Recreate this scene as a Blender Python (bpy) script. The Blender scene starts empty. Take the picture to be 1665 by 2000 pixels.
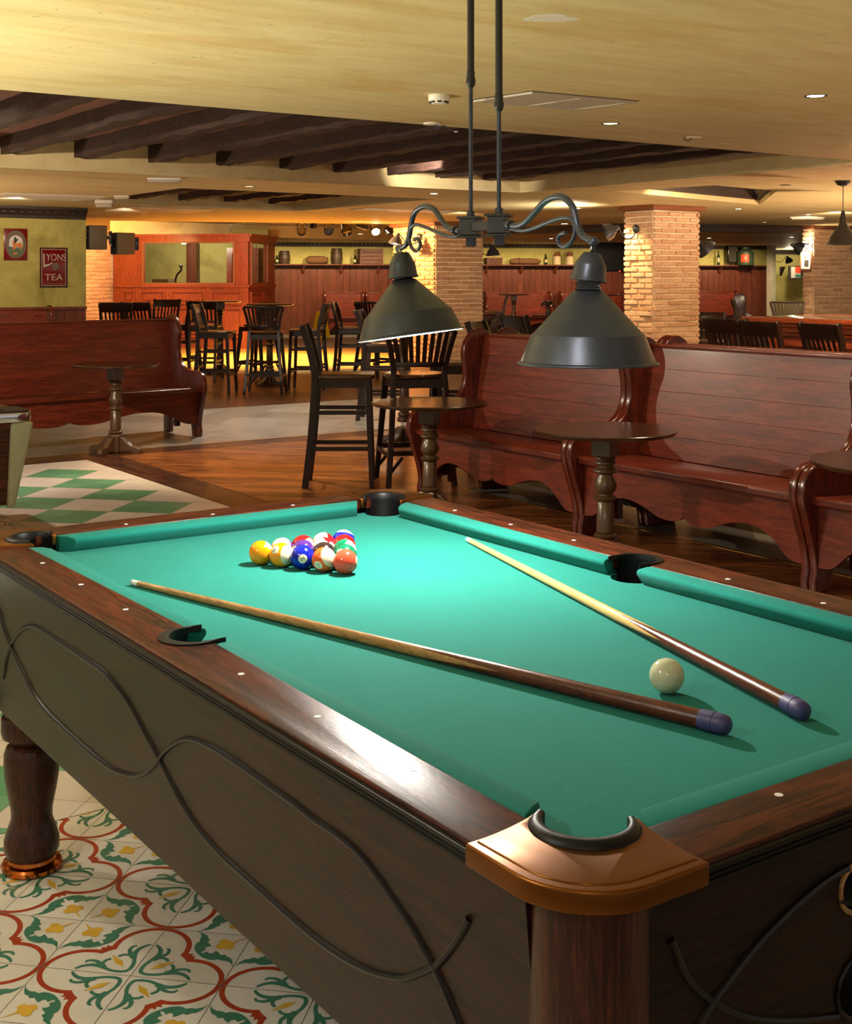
import bpy, bmesh, math, random
from mathutils import Vector, Matrix
from mathutils.geometry import tessellate_polygon

RND = random.Random(11)
PI = math.pi
SC = bpy.context.scene
COL = SC.collection

# ---------------------------------------------------------------- survey of the room
# metres; X and Y run along the pool table's short and long sides, the tripod stands at X = Y = 0.
FPX, CU, CV, EYE, YAW = 2512.65, 832.5, 542.33, 1.45, 0.60778
CY, SY = math.cos(YAW), math.sin(YAW)

def ray(u, d):                       # spot on the floor plan at distance d along a sight line
    x = (u - CU) * d / FPX
    return (x * CY + d * SY, -x * SY + d * CY)

def floor_at(u, v, z=0.0):           # spot at height z
    return ray(u, FPX * (EYE - z) / (v - CV))

def height_at(v, d):
    return EYE - (v - CV) * d / FPX

# ---------------------------------------------------------------- materials
MATS = {}

def lin(c):
    return tuple(((x / 255) / 12.92 if x / 255 <= 0.04045 else ((x / 255 + 0.055) / 1.055) ** 2.4) for x in c) + (1.0,)

class NT:
    def __init__(self, name):
        self.m = bpy.data.materials.new(name)
        self.m.use_nodes = True
        self.n = self.m.node_tree.nodes
        self.l = self.m.node_tree.links
        self.b = self.n['Principled BSDF']
    def node(self, t, **kw):
        x = self.n.new(t)
        for k, v in kw.items():
            if k in x.inputs.keys():
                x.inputs[k].default_value = v
            else:
                setattr(x, k, v)
        return x
    def link(self, a, b):
        self.l.new(a, b)
    def coords(self, scale=(1, 1, 1), rnd=True):
        tc = self.node('ShaderNodeTexCoord')
        src = tc.outputs['Object']
        if rnd:
            oi = self.node('ShaderNodeObjectInfo')
            mul = self.node('ShaderNodeMath', operation='MULTIPLY')
            self.link(oi.outputs['Random'], mul.inputs[0])
            mul.inputs[1].default_value = 37.0
            add = self.node('ShaderNodeVectorMath', operation='ADD')
            self.link(src, add.inputs[0])
            self.link(mul.outputs[0], add.inputs[1])
            src = add.outputs[0]
        mp = self.node('ShaderNodeMapping')
        mp.inputs['Scale'].default_value = scale
        self.link(src, mp.inputs['Vector'])
        return mp.outputs[0]
    def noise(self, vec, scale=5, detail=4, rough=0.55, dist=0.0):
        x = self.node('ShaderNodeTexNoise')
        x.inputs['Scale'].default_value = scale
        x.inputs['Detail'].default_value = detail
        x.inputs['Roughness'].default_value = rough
        x.inputs['Distortion'].default_value = dist
        self.link(vec, x.inputs['Vector'])
        return x.outputs['Fac']
    def ramp(self, fac, stops):
        x = self.node('ShaderNodeValToRGB')
        e = x.color_ramp.elements
        while len(e) < len(stops):
            e.new(0.5)
        for el, (p, c) in zip(e, stops):
            el.position = p
            el.color = c if len(c) == 4 else tuple(c) + (1,)
        self.link(fac, x.inputs['Fac'])
        return x.outputs['Color']
    def mix(self, fac, a, b, mode='MIX'):
        x = self.node('ShaderNodeMix', data_type='RGBA', blend_type=mode)
        for i, s in ((0, fac), (6, a), (7, b)):
            if hasattr(s, 'is_linked'):
                self.link(s, x.inputs[i])
            else:
                x.inputs[i].default_value = s
        return x.outputs[2]
    def bump(self, h, strength=0.2, dist=0.01):
        x = self.node('ShaderNodeBump')
        x.inputs['Strength'].default_value = strength
        x.inputs['Distance'].default_value = dist
        self.link(h, x.inputs['Height'])
        self.link(x.outputs[0], self.b.inputs['Normal'])
    def base(self, c):
        if hasattr(c, 'is_linked'):
            self.link(c, self.b.inputs['Base Color'])
        else:
            self.b.inputs['Base Color'].default_value = c
    def p(self, **kw):
        for k, v in kw.items():
            self.b.inputs[k.replace('_', ' ')].default_value = v
        return self

def plain(name, c, rough=0.5, metal=0.0, var=0.0, coat=0.0, bump=0.0, scale=30, spec=None):
    t = NT(name)
    col = lin(c)
    v = t.coords()
    f = t.noise(v, scale, 4)
    if var:
        lo = tuple(x * (1 - var) for x in col[:3]) + (1,)
        hi = tuple(min(1, x * (1 + var)) for x in col[:3]) + (1,)
        t.base(t.ramp(f, [(0.3, lo), (0.7, hi)]))
    else:
        t.base(col)
    t.p(Roughness=rough, Metallic=metal)
    if coat:
        t.p(Coat_Weight=coat, Coat_Roughness=0.1)
    if spec is not None:
        t.b.inputs['Specular IOR Level'].default_value = spec
    if bump:
        t.bump(f, bump, 0.004)
    MATS[name] = t.m
    return t.m

def wood(name, dark, light, axis='X', rough=0.35, stretch=9.0, scale=3.0, knots=0.0, coat=0.0, island=0.0, bump=0.15, spec=0.5, grain=0.55, con=0.0):
    t = NT(name)
    s = [stretch] * 3
    s['XYZ'.index(axis)] = 1.0
    v = t.coords(s)
    n1 = t.noise(v, scale, 5, 0.6, 1.2)
    n2 = t.noise(v, scale * 7, 4, 0.7, 0.4)
    a, b = lin(dark), lin(light)
    mid = tuple((x + y) / 2 for x, y in zip(a, b))
    c = t.ramp(n1, [(0.3 + con, a), (0.5, mid), (0.68 - con, b)])
    g = t.ramp(n2, [(0.35 + con * 0.6, (grain, grain * 0.92, grain * 0.88, 1)), (0.6 - con * 0.4, (1, 1, 1, 1))])
    c = t.mix(0.75, c, g, 'MULTIPLY')
    if island:
        ge = t.node('ShaderNodeNewGeometry')
        r = t.ramp(ge.outputs['Random Per Island'], [(0.0, (1 - island,) * 3 + (1,)), (1.0, (1, 1, 1, 1))])
        c = t.mix(1.0, c, r, 'MULTIPLY')
    if knots:
        kv = t.coords((1.6, 3.0, 3.0) if axis == 'X' else (3.0, 3.0, 1.6))
        vo = t.node('ShaderNodeTexVoronoi')
        vo.inputs['Scale'].default_value = 1.9
        t.link(kv, vo.inputs['Vector'])
        k = t.ramp(vo.outputs['Distance'], [(0.03, (0.25, 0.2, 0.2, 1)), (0.11, (1, 1, 1, 1))])
        c = t.mix(knots, c, k, 'MULTIPLY')
    t.base(c)
    t.p(Roughness=rough)
    t.b.inputs['Specular IOR Level'].default_value = spec
    if coat:
        t.p(Coat_Weight=coat, Coat_Roughness=0.12)
    if bump:
        t.bump(n2, bump, 0.002)
    MATS[name] = t.m
    return t.m

def plaster(name, cols, scale=(1, 1, 1), s=1.3, rough=0.75, specks=False, bump=0.15):
    t = NT(name)
    v = t.coords(scale, rnd=False)
    n1 = t.noise(v, s, 6, 0.62, 0.8)
    n2 = t.noise(v, s * 5, 5, 0.6, 0.3)
    c = t.ramp(n1, [(0.3, lin(cols[0])), (0.5, lin(cols[1])), (0.7, lin(cols[2]))])
    g = t.ramp(n2, [(0.3, (0.82, 0.8, 0.74, 1)), (0.6, (1, 1, 1, 1))])
    c = t.mix(0.7, c, g, 'MULTIPLY')
    if specks:
        v2 = t.coords((3.2, 1, 1), rnd=False)
        n3 = t.noise(v2, 14, 2, 0.5, 1.5)
        sp = t.ramp(n3, [(0.29, (0.45, 0.45, 0.38, 1)), (0.31, (1, 1, 1, 1))])
        c = t.mix(0.7, c, sp, 'MULTIPLY')
    t.base(c)
    t.p(Roughness=rough)
    t.b.inputs['Specular IOR Level'].default_value = 0.3
    t.bump(n2, bump, 0.006)
    MATS[name] = t.m
    return t.m

def islands(name, c1, c2, rough=0.6, bump=0.3, s=40, mottle=0.25):
    t = NT(name)
    ge = t.node('ShaderNodeNewGeometry')
    c = t.ramp(ge.outputs['Random Per Island'], [(0, lin(c1)), (1, lin(c2))])
    v = t.coords(rnd=False)
    n = t.noise(v, s, 5, 0.65)
    g = t.ramp(n, [(0.3, (1 - mottle,) * 3 + (1,)), (0.65, (1, 1, 1, 1))])
    t.base(t.mix(1.0, c, g, 'MULTIPLY'))
    t.p(Roughness=rough)
    t.bump(n, bump, 0.008)
    MATS[name] = t.m
    return t.m

def glow(name, c, strength):
    t = NT(name)
    t.base((0.8, 0.8, 0.8, 1))
    t.b.inputs['Emission Color'].default_value = lin(c)
    t.b.inputs['Emission Strength'].default_value = strength
    MATS[name] = t.m
    return t.m

# cloth of the playing field
def felt(name, c, c2):
    t = NT(name)
    v = t.coords(rnd=False)
    n = t.noise(v, 420, 3, 0.7)
    n2 = t.noise(v, 5, 4, 0.6)
    a = t.ramp(n, [(0.3, lin(c)), (0.72, lin(c2))])
    b = t.ramp(n2, [(0.35, (0.92, 0.94, 0.93, 1)), (0.65, (1, 1, 1, 1))])
    vs = t.coords((30, 160, 1), rnd=False)
    n3 = t.noise(vs, 2.0, 2, 0.5)
    fl = t.ramp(n3, [(0.735, (0, 0, 0, 1)), (0.76, (0.05, 0.08, 0.07, 1))])
    t.base(t.mix(1.0, t.mix(1.0, a, b, 'MULTIPLY'), fl, 'ADD'))
    t.p(Roughness=0.95, Sheen_Weight=0.04, Sheen_Roughness=0.5)
    t.b.inputs['Specular IOR Level'].default_value = 0.1
    t.bump(n, 0.12, 0.001)
    MATS[name] = t.m

felt('cloth', (20, 103, 95), (35, 128, 117))
wood('rail_wood', (36, 14, 9), (92, 40, 23), 'Y', 0.33, 8, 6, spec=0.22, grain=0.4, con=0.07)
wood('rail_wood_x', (36, 14, 9), (92, 40, 23), 'X', 0.33, 8, 6, spec=0.22, grain=0.4, con=0.07)
wood('cabinet_wood', (22, 10, 7), (54, 27, 18), 'Y', 0.38, 14, 5, grain=0.45, con=0.08, spec=0.36)
wood('cabinet_wood_x', (18, 9, 7), (42, 22, 16), 'X', 0.4, 14, 5, grain=0.45, con=0.08, spec=0.2)
wood('post_wood', (44, 20, 14), (88, 42, 29), 'Z', 0.28, 14, 7, con=0.06, spec=0.4)
wood('leg_wood', (36, 17, 9), (78, 40, 22), 'Z', 0.28, 9, 9, con=0.06, spec=0.35)
plain('rubber', (5, 5, 6), 0.5, spec=0.25)
plain('moulding_dark', (16, 9, 10), 0.3, spec=0.35)
plain('copper', (128, 78, 34), 0.38, 1.0, var=0.06, bump=0.03)
plain('copper_shiny', (196, 110, 50), 0.15, 1.0)
plain('pocket_black', (8, 8, 10), 0.45, bump=0.1, scale=220, spec=0.3)
plain('diamond_white', (235, 235, 240), 0.3)
wood('bench_wood', (86, 31, 19), (140, 57, 34), 'X', 0.33, 8, 3.2, knots=0.6, island=0.22, coat=0.12)
wood('bench_side', (66, 22, 13), (112, 42, 25), 'Z', 0.22, 8, 4, coat=0.35)
wood('stool_wood', (28, 14, 9), (54, 30, 19), 'Z', 0.33, 10, 6, spec=0.4)
wood('stool_seat', (62, 36, 20), (110, 70, 40), 'X', 0.28, 10, 6, coat=0.3)
wood('table_wood', (60, 42, 28), (108, 80, 54), 'Z', 0.3, 12, 8, coat=0.2)
wood('table_top', (54, 36, 27), (80, 55, 40), 'X', 0.2, 14, 4, coat=0.3)
wood('floor_wood', (108, 60, 33), (168, 102, 58), 'X', 0.3, 5, 1.7, island=0.5, grain=0.45, con=0.1)
wood('floor_dark', (58, 32, 22), (98, 58, 42), 'X', 0.3, 5, 1.7, island=0.45, grain=0.4, con=0.1)
wood('parquet', (150, 104, 50), (206, 156, 86), 'X', 0.25, 10, 3, island=0.3)
wood('beam_wood', (40, 25, 18), (80, 51, 38), 'Y', 0.7, 8, 4, bump=0.6)
wood('board_ceiling', (112, 68, 52), (154, 102, 80), 'Y', 0.7, 8, 3, bump=0.4)
wood('panel_wood', (92, 44, 30), (132, 68, 46), 'Z', 0.35, 9, 3, knots=0.5, island=0.25)
wood('booth_wood', (112, 48, 24), (164, 80, 44), 'Z', 0.3, 10, 4)
wood('bar_wood', (132, 52, 24), (186, 86, 44), 'Y', 0.15, 10, 3, coat=0.6)
wood('cornice_wood', (40, 30, 24), (66, 50, 40), 'X', 0.5, 10, 4)
wood('crown_wood', (120, 66, 36), (150, 88, 52), 'X', 0.5, 10, 4)
plaster('ceiling_plaster', [(206, 186, 134), (214, 197, 148), (202, 172, 112)], (0.45, 1.6, 1), 1.3, 0.55, specks=True)
plaster('soffit_plaster', [(206, 180, 128), (214, 192, 142), (204, 176, 120)], (1, 1, 1), 1.0, 0.7)
plaster('green_plaster', [(150, 140, 74), (172, 158, 88), (128, 116, 52)], (1, 1, 1), 1.6)
plaster('olive_plaster', [(164, 156, 88), (178, 168, 102), (144, 136, 74)], (1, 1, 1), 1.0)
plaster('white_plaster', [(214, 208, 190), (222, 216, 200), (204, 198, 178)])
islands('brick', (200, 152, 118), (224, 186, 152), 0.85, 0.5, 30)
islands('brick_tan', (186, 136, 100), (212, 170, 130), 0.85, 0.5, 30)
plain('mortar', (228, 204, 168), 0.95, var=0.15, bump=0.4)
islands('tile_white', (206, 194, 186), (220, 210, 202), 0.28, 0.03, 9, 0.08)
islands('tile_green', (92, 152, 116), (112, 168, 132), 0.28, 0.03, 9, 0.1)
islands('tile_cream', (214, 206, 194), (226, 219, 208), 0.3, 0.03, 9, 0.1)
islands('slate', (108, 102, 94), (148, 142, 130), 0.35, 0.1, 5, 0.35)
plain('grout', (92, 76, 64), 0.8)
plain('ink_red', (164, 62, 34), 0.3, var=0.1)
plain('ink_green', (66, 122, 100), 0.3, var=0.1)
plain('ink_yellow', (214, 170, 62), 0.3, var=0.1)
plain('brass', (190, 150, 80), 0.3, 1.0)
plain('lamp_iron', (70, 74, 84), 0.36, 0.6, var=0.12, bump=0.05)
plain('lamp_bar', (52, 50, 48), 0.45, 0.3, var=0.15)
plain('lamp_inside', (188, 182, 168), 0.6)
plain('socket_black', (12, 12, 14), 0.2, coat=0.4)
plain('steel', (170, 170, 170), 0.25, 1.0)
plain('chrome', (210, 210, 214), 0.08, 1.0)
plain('white_plastic', (226, 220, 206), 0.4)
plain('grey_plastic', (186, 172, 152), 0.5)
plain('dark_slot', (22, 20, 18), 0.8)
plain('speaker_black', (100, 84, 60), 0.6)
plain('speaker_grille', (46, 40, 32), 0.8, bump=0.5, scale=300)
plain('tv_black', (8, 8, 10), 0.25)
plain('grey_casting', (150, 152, 136), 0.4, var=0.05)
plain('sign_red', (104, 10, 15), 0.22, var=0.1, coat=0.4)
plain('sign_dark', (52, 14, 12), 0.4)
plain('sign_silver', (186, 172, 150), 0.35, 0.3)
plain('sign_bronze', (104, 86, 70), 0.4, 0.2, var=0.3, scale=90)
plain('sign_pale', (190, 180, 178), 0.5)
plain('paint_orange', (190, 104, 40), 0.5, var=0.3)
plain('paint_dark', (40, 36, 30), 0.6, var=0.3)
plain('paint_green', (70, 92, 70), 0.6, var=0.3)
plain('yellow_plastic', (232, 196, 20), 0.4)
plain('jug_cream', (200, 178, 140), 0.4)
plain('jug_brown', (120, 74, 44), 0.3)
plain('can_green', (62, 78, 56), 0.5, 0.3)
plain('label_red', (216, 70, 40), 0.5)
plain('sack', (110, 74, 44), 0.9, bump=0.6)
wood('crate_wood', (78, 40, 26), (116, 64, 40), 'X', 0.6, 8, 4)
wood('barrel_wood', (58, 38, 24), (92, 62, 40), 'Z', 0.5, 10, 6)
t = NT('bottle_glass'); t.base(lin((30, 60, 40))); t.p(Roughness=0.08, Transmission_Weight=0.5); MATS['bottle_glass'] = t.m
t = NT('pane_glass'); t.base((0.95, 1, 0.97, 1)); t.p(Roughness=0.02, Transmission_Weight=1.0, IOR=1.05); MATS['pane_glass'] = t.m
glow('bulb_glow', (255, 244, 224), 18)
glow('downlight_glow', (255, 236, 200), 14)
glow('downlight_dim', (255, 226, 150), 3)
glow('stage_glow', (255, 226, 170), 30)
glow('sconce_glow', (255, 222, 170), 22)
glow('led_red', (255, 30, 20), 6)
plain('cue_maple', (206, 166, 102), 0.35, var=0.12, scale=14)
wood('cue_light', (136, 92, 44), (190, 146, 86), 'Y', 0.35, 14, 6)
wood('cue_brown', (66, 30, 18), (104, 52, 32), 'Y', 0.24, 14, 6, spec=0.35)
plain('cue_bumper', (64, 62, 110), 0.5, var=0.1)
plain('cue_ferrule', (214, 214, 206), 0.35)
plain('cue_tip', (150, 170, 180), 0.8)
for nm, c in {'ball_yellow': (236, 140, 6), 'ball_blue': (10, 26, 150), 'ball_red': (176, 16, 22), 'ball_purple': (70, 34, 110), 'ball_orange': (238, 92, 28),
              'ball_green': (0, 104, 72), 'ball_maroon': (150, 18, 28), 'ball_black': (40, 28, 30), 'ball_ivory': (226, 208, 178), 'ball_coral': (226, 76, 52)}.items():
    plain(nm, c, 0.14, spec=0.45)
plain('cue_ball_ivory', (192, 194, 164), 0.15, var=0.08, scale=60)
plain('ink_black', (14, 14, 14), 0.4)
MT = MATS

# ---------------------------------------------------------------- mesh builder
class MB:
    def __init__(self):
        self.bm = bmesh.new()
    def face(self, pts, mi=0):
        try:
            f = self.bm.faces.new([self.bm.verts.new(p) for p in pts])
            f.material_index = mi
            return f
        except ValueError:
            return None
    def box(self, c, s, rz=0.0, mi=0, mtx=None):
        m = Matrix.Translation(c) @ Matrix.Rotation(rz, 4, 'Z')
        if mtx is not None:
            m = m @ mtx
        vs = [self.bm.verts.new(m @ Vector((x * s[0] / 2, y * s[1] / 2, z * s[2] / 2))) for x in (-1, 1) for y in (-1, 1) for z in (-1, 1)]
        for q in ((0, 1, 3, 2), (4, 6, 7, 5), (0, 4, 5, 1), (2, 3, 7, 6), (0, 2, 6, 4), (1, 5, 7, 3)):
            f = self.bm.faces.new([vs[i] for i in q])
            f.material_index = mi
        return self
    def bar(self, a, b, w, h, mi=0, w2=None, h2=None, up=(0, 0, 1)):
        a, b = Vector(a), Vector(b)
        d = (b - a).normalized()
        upv = Vector(up)
        if abs(d.dot(upv)) > 0.98:
            upv = Vector((0, 1, 0))
        x = d.cross(upv).normalized()
        y = x.cross(d).normalized()
        rings = []
        for p, ww, hh in ((a, w, h), (b, w2 or w, h2 or h)):
            rings.append([self.bm.verts.new(p + x * sx * ww / 2 + y * sy * hh / 2) for sx, sy in ((-1, -1), (1, -1), (1, 1), (-1, 1))])
        for i in range(4):
            f = self.bm.faces.new([rings[0][i], rings[0][(i + 1) % 4], rings[1][(i + 1) % 4], rings[1][i]]); f.material_index = mi
        for r, k in ((rings[0], -1), (rings[1], 1)):
            f = self.bm.faces.new(r[::k]); f.material_index = mi
        return self
    def ribbonbar(self, pts, w, h, side, mi=0):
        # rectangular bar swept along pts; side = constant cross vector
        s = Vector(side).normalized()
        pts = [Vector(p) for p in pts]
        rings = []
        for i, p in enumerate(pts):
            d = (pts[min(i + 1, len(pts) - 1)] - pts[max(i - 1, 0)]).normalized()
            n = s.cross(d).normalized()
            rings.append([self.bm.verts.new(p + s * sx * w / 2 + n * sy * h / 2) for sx, sy in ((-1, -1), (1, -1), (1, 1), (-1, 1))])
        for k in range(len(rings) - 1):
            for i in range(4):
                f = self.bm.faces.new([rings[k][i], rings[k][(i + 1) % 4], rings[k + 1][(i + 1) % 4], rings[k + 1][i]]); f.material_index = mi
        self.bm.faces.new(rings[0][::-1]).material_index = mi
        self.bm.faces.new(rings[-1]).material_index = mi
        return self
    def tube(self, pts, r, n=10, mi=0, cap=True):
        pts = [Vector(p) for p in pts]
        rr = r if isinstance(r, (list, tuple)) else [r] * len(pts)
        rings = []
        prev = None
        for i, p in enumerate(pts):
            d = (pts[min(i + 1, len(pts) - 1)] - pts[max(i - 1, 0)]).normalized()
            if prev is None:
                a = Vector((0, 0, 1)) if abs(d.z) < 0.9 else Vector((1, 0, 0))
                x = d.cross(a).normalized()
            else:
                x = (prev - d * prev.dot(d)).normalized()
            prev = x
            y = d.cross(x)
            rings.append([self.bm.verts.new(p + (x * math.cos(2 * PI * k / n) + y * math.sin(2 * PI * k / n)) * rr[i]) for k in range(n)])
        for k in range(len(rings) - 1):
            for i in range(n):
                f = self.bm.faces.new([rings[k][i], rings[k][(i + 1) % n], rings[k + 1][(i + 1) % n], rings[k + 1][i]]); f.material_index = mi
        if cap:
            self.bm.faces.new(rings[0][::-1]).material_index = mi
            self.bm.faces.new(rings[-1]).material_index = mi
        return self
    def lathe(self, prof, c=(0, 0, 0), n=32, mtx=None, mi=0, cap=True):
        # prof: (radius, height) or (radius, height, material)
        m = Matrix.Translation(c) @ (mtx or Matrix.Identity(4))
        rings = []
        for q in prof:
            rings.append([self.bm.verts.new(m @ Vector((max(q[0], 1e-5) * math.cos(2 * PI * k / n), max(q[0], 1e-5) * math.sin(2 * PI * k / n), q[1]))) for k in range(n)])
        for j in range(len(rings) - 1):
            mm = prof[j][2] if len(prof[j]) > 2 else mi
            for i in range(n):
                f = self.bm.faces.new([rings[j][i], rings[j][(i + 1) % n], rings[j + 1][(i + 1) % n], rings[j + 1][i]]); f.material_index = mm
        if cap:
            if prof[0][0] > 1e-4:
                self.bm.faces.new(rings[0][::-1]).material_index = mi
            if prof[-1][0] > 1e-4:
                self.bm.faces.new(rings[-1]).material_index = prof[-1][2] if len(prof[-1]) > 2 else mi
        return self
    def prism(self, poly, f0, f1, mi=0, holes=()):
        # poly: 2D outline; f0, f1 place the two faces in space
        if not holes:
            a = [self.bm.verts.new(f0(p)) for p in poly]
            b = [self.bm.verts.new(f1(p)) for p in poly]
            n = len(poly)
            self.bm.faces.new(a[::-1]).material_index = mi
            self.bm.faces.new(b).material_index = mi
            for i in range(n):
                self.bm.faces.new([a[i], a[(i + 1) % n], b[(i + 1) % n], b[i]]).material_index = mi
            return self
        loops = [list(poly)] + [list(h) for h in holes]
        flat = [p for l in loops for p in l]
        tris = tessellate_polygon([[Vector((p[0], p[1], 0)) for p in l] for l in loops])
        a = [self.bm.verts.new(f0(p)) for p in flat]
        b = [self.bm.verts.new(f1(p)) for p in flat]
        for tr in tris:
            try:
                self.bm.faces.new([a[i] for i in tr]).material_index = mi
                self.bm.faces.new([b[i] for i in tr[::-1]]).material_index = mi
            except ValueError:
                pass
        k = 0
        for l in loops:
            n = len(l)
            for i in range(n):
                self.bm.faces.new([a[k + i], a[k + (i + 1) % n], b[k + (i + 1) % n], b[k + i]]).material_index = mi
            k += n
        return self
    def slab(self, poly, z0, z1, mi=0, holes=()):
        return self.prism(poly, lambda p: (p[0], p[1], z0), lambda p: (p[0], p[1], z1), mi, holes)
    def sphere(self, c, r, seg=20, ring=12, mi=0, sz=1.0):
        return self.lathe([(r * math.sin(PI * k / ring), -r * sz * math.cos(PI * k / ring)) for k in range(ring + 1)], c, seg, mi=mi, cap=False)
    def build(self, name, mat, parent=None, loc=None, rz=0.0, bev=0.0, seg=2, smooth=True, ang=38, shift=None):
        bm = self.bm
        bmesh.ops.remove_doubles(bm, verts=bm.verts, dist=1e-6)
        bmesh.ops.recalc_face_normals(bm, faces=bm.faces)
        if bev:
            es = [e for e in bm.edges if len(e.link_faces) == 2 and e.calc_face_angle(0) > 0.6]
            bmesh.ops.bevel(bm, geom=es, offset=bev, segments=seg, affect='EDGES', profile=0.5, clamp_overlap=True)
        if shift is not None:
            bmesh.ops.translate(bm, verts=bm.verts, vec=-Vector(shift))
        me = bpy.data.meshes.new(name)
        bm.to_mesh(me)
        bm.free()
        for mm in (mat if isinstance(mat, (list, tuple)) else [mat]):
            me.materials.append(MT[mm])
        if smooth:
            for f in me.polygons:
                f.use_smooth = True
            me.set_sharp_from_angle(angle=math.radians(ang))
        o = bpy.data.objects.new(name, me)
        COL.objects.link(o)
        if parent is not None:
            o.parent = parent
        if loc is not None:
            o.location = loc
        o.rotation_euler.z = rz
        return o

def tag(o, label, cat, group=None):
    o['label'] = label
    o['category'] = cat
    if group:
        o['group'] = group
    return o

def thing(name, label, cat, loc=(0, 0, 0), rz=0.0, group=None):
    o = bpy.data.objects.new(name, None)
    o.empty_display_size = 0.1
    COL.objects.link(o)
    o.location = loc
    o.rotation_euler.z = rz
    return tag(o, label, cat, group)

def structure(o, label=None):
    o['kind'] = 'structure'
    if label:
        o['label'] = label
    return o

def dup(root, loc, rz, label, group=None):
    r = root.copy()
    COL.objects.link(r)
    r.location = loc
    r.rotation_euler.z = rz
    r['label'] = label
    if group:
        r['group'] = group
    for ch in list(root.children):
        c = ch.copy()
        COL.objects.link(c)
        c.parent = r
        for g in list(ch.children):
            d = g.copy()
            COL.objects.link(d)
            d.parent = c
    return r

def smooth_path(pts, n=6):
    # Catmull-Rom through the given points
    P = [Vector(p) for p in pts]
    out = []
    for i in range(len(P) - 1):
        p0, p1, p2, p3 = P[max(i - 1, 0)], P[i], P[i + 1], P[min(i + 2, len(P) - 1)]
        for k in range(n):
            t = k / n
            out.append(0.5 * ((2 * p1) + (p2 - p0) * t + (2 * p0 - 5 * p1 + 4 * p2 - p3) * t * t + (3 * p1 - p0 - 3 * p2 + p3) * t ** 3))
    out.append(P[-1])
    return out

def clip(poly, rect):
    x0, x1, y0, y1 = rect
    for ax, lim, sg in ((0, x0, 1), (0, x1, -1), (1, y0, 1), (1, y1, -1)):
        out = []
        for i in range(len(poly)):
            a, b = poly[i], poly[(i + 1) % len(poly)]
            ia, ib = sg * (a[ax] - lim) >= 0, sg * (b[ax] - lim) >= 0
            if ia:
                out.append(a)
            if ia != ib:
                t = (lim - a[ax]) / (b[ax] - a[ax])
                out.append((a[0] + (b[0] - a[0]) * t, a[1] + (b[1] - a[1]) * t))
        poly = out
        if len(poly) < 3:
            return []
    return poly

def glyphs(text, size):
    # outline of lettering as (vertices, triangles)
    cu = bpy.data.curves.new('lettering', 'FONT')
    cu.body = text
    cu.size = size
    cu.align_x = 'CENTER'
    cu.align_y = 'CENTER'
    cu.resolution_u = 4
    ob = bpy.data.objects.new('lettering', cu)
    COL.objects.link(ob)
    me = bpy.data.meshes.new_from_object(ob)
    vs = [tuple(v.co) for v in me.vertices]
    fs = [tuple(p.vertices) for p in me.polygons]
    bpy.data.objects.remove(ob)
    bpy.data.meshes.remove(me)
    bpy.data.curves.remove(cu)
    return vs, fs
# ---------------------------------------------------------------- the setting: floors
R2 = math.sqrt(0.5)
TS = 0.1985                                   # cement tile
A0, B0 = 2.522, 1.077                         # a quatrefoil's middle, in the 45 degree tile grid

def ab2xy(a, b):
    return ((a - b) * R2, (a + b) * R2)

def tile_range(rect):
    cs = [(x, y) for x in rect[:2] for y in rect[2:]]
    aa = [(x + y) * R2 for x, y in cs]
    bb = [(y - x) * R2 for x, y in cs]
    return (math.floor((min(aa) - A0) / TS) - 1, math.ceil((max(aa) - A0) / TS) + 1, math.floor((min(bb) - B0) / TS) - 1, math.ceil((max(bb) - B0) / TS) + 1)

def flat(mb, poly, z, mi):
    if len(poly) >= 3:
        mb.face([(p[0], p[1], z) for p in poly], mi)

# the motif of one quarter tile: (0,0) middle of the quatrefoil, (1,1) middle of the leaves
def stroke(pts, w):
    P = [Vector((p[0], p[1], 0)) for p in pts]
    P = [Vector((p.x, p.y, 0)) for p in smooth_path(P, 4)]
    ws = w if isinstance(w, (list, tuple)) else (w, w)
    quads, prev = [], None
    for i, p in enumerate(P):
        d = (P[min(i + 1, len(P) - 1)] - P[max(i - 1, 0)]).normalized()
        n = Vector((-d.y, d.x, 0))
        t = i / (len(P) - 1)
        ww = ws[0] + (ws[1] - ws[0]) * t
        cur = ((p + n * ww / 2)[:2], (p - n * ww / 2)[:2])
        if prev:
            quads.append([prev[0], cur[0], cur[1], prev[1]])
        prev = cur
    return quads

def tris(poly):
    ps = [Vector((p[0], p[1], 0)) for p in poly]
    return [[poly[i] for i in t] for t in tessellate_polygon([ps])]

MOTIF = []
def both(polys, mi):
    for q in polys:
        MOTIF.append((mi, q))
        MOTIF.append((mi, [(p[1], p[0]) for p in q][::-1]))
both(stroke([(0.57 + 0.405 * math.cos(math.radians(a)), 0.405 * math.sin(math.radians(a))) for a in (0, 18, 36, 54, 72, 90, 104)], (0.056, 0.062)), 1)
both(tris([(0.475, 0.375), (0.50, 0.40), (0.545, 0.415), (0.525, 0.46), (0.545, 0.49), (0.49, 0.49), (0.43, 0.43)]), 1)
both(stroke([(0.075, 0.085), (0.14, 0.06), (0.24, 0.065), (0.33, 0.10), (0.385, 0.165), (0.385, 0.235), (0.34, 0.285)], (0.045, 0.04)), 2)
both(stroke([(0.33, 0.11), (0.43, 0.135), (0.52, 0.125), (0.59, 0.085), (0.635, 0.03)], (0.075, 0.03)), 2)
both(stroke([(0.36, 0.13), (0.43, 0.185), (0.49, 0.215), (0.56, 0.21), (0.585, 0.17)], (0.06, 0.028)), 2)
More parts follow.
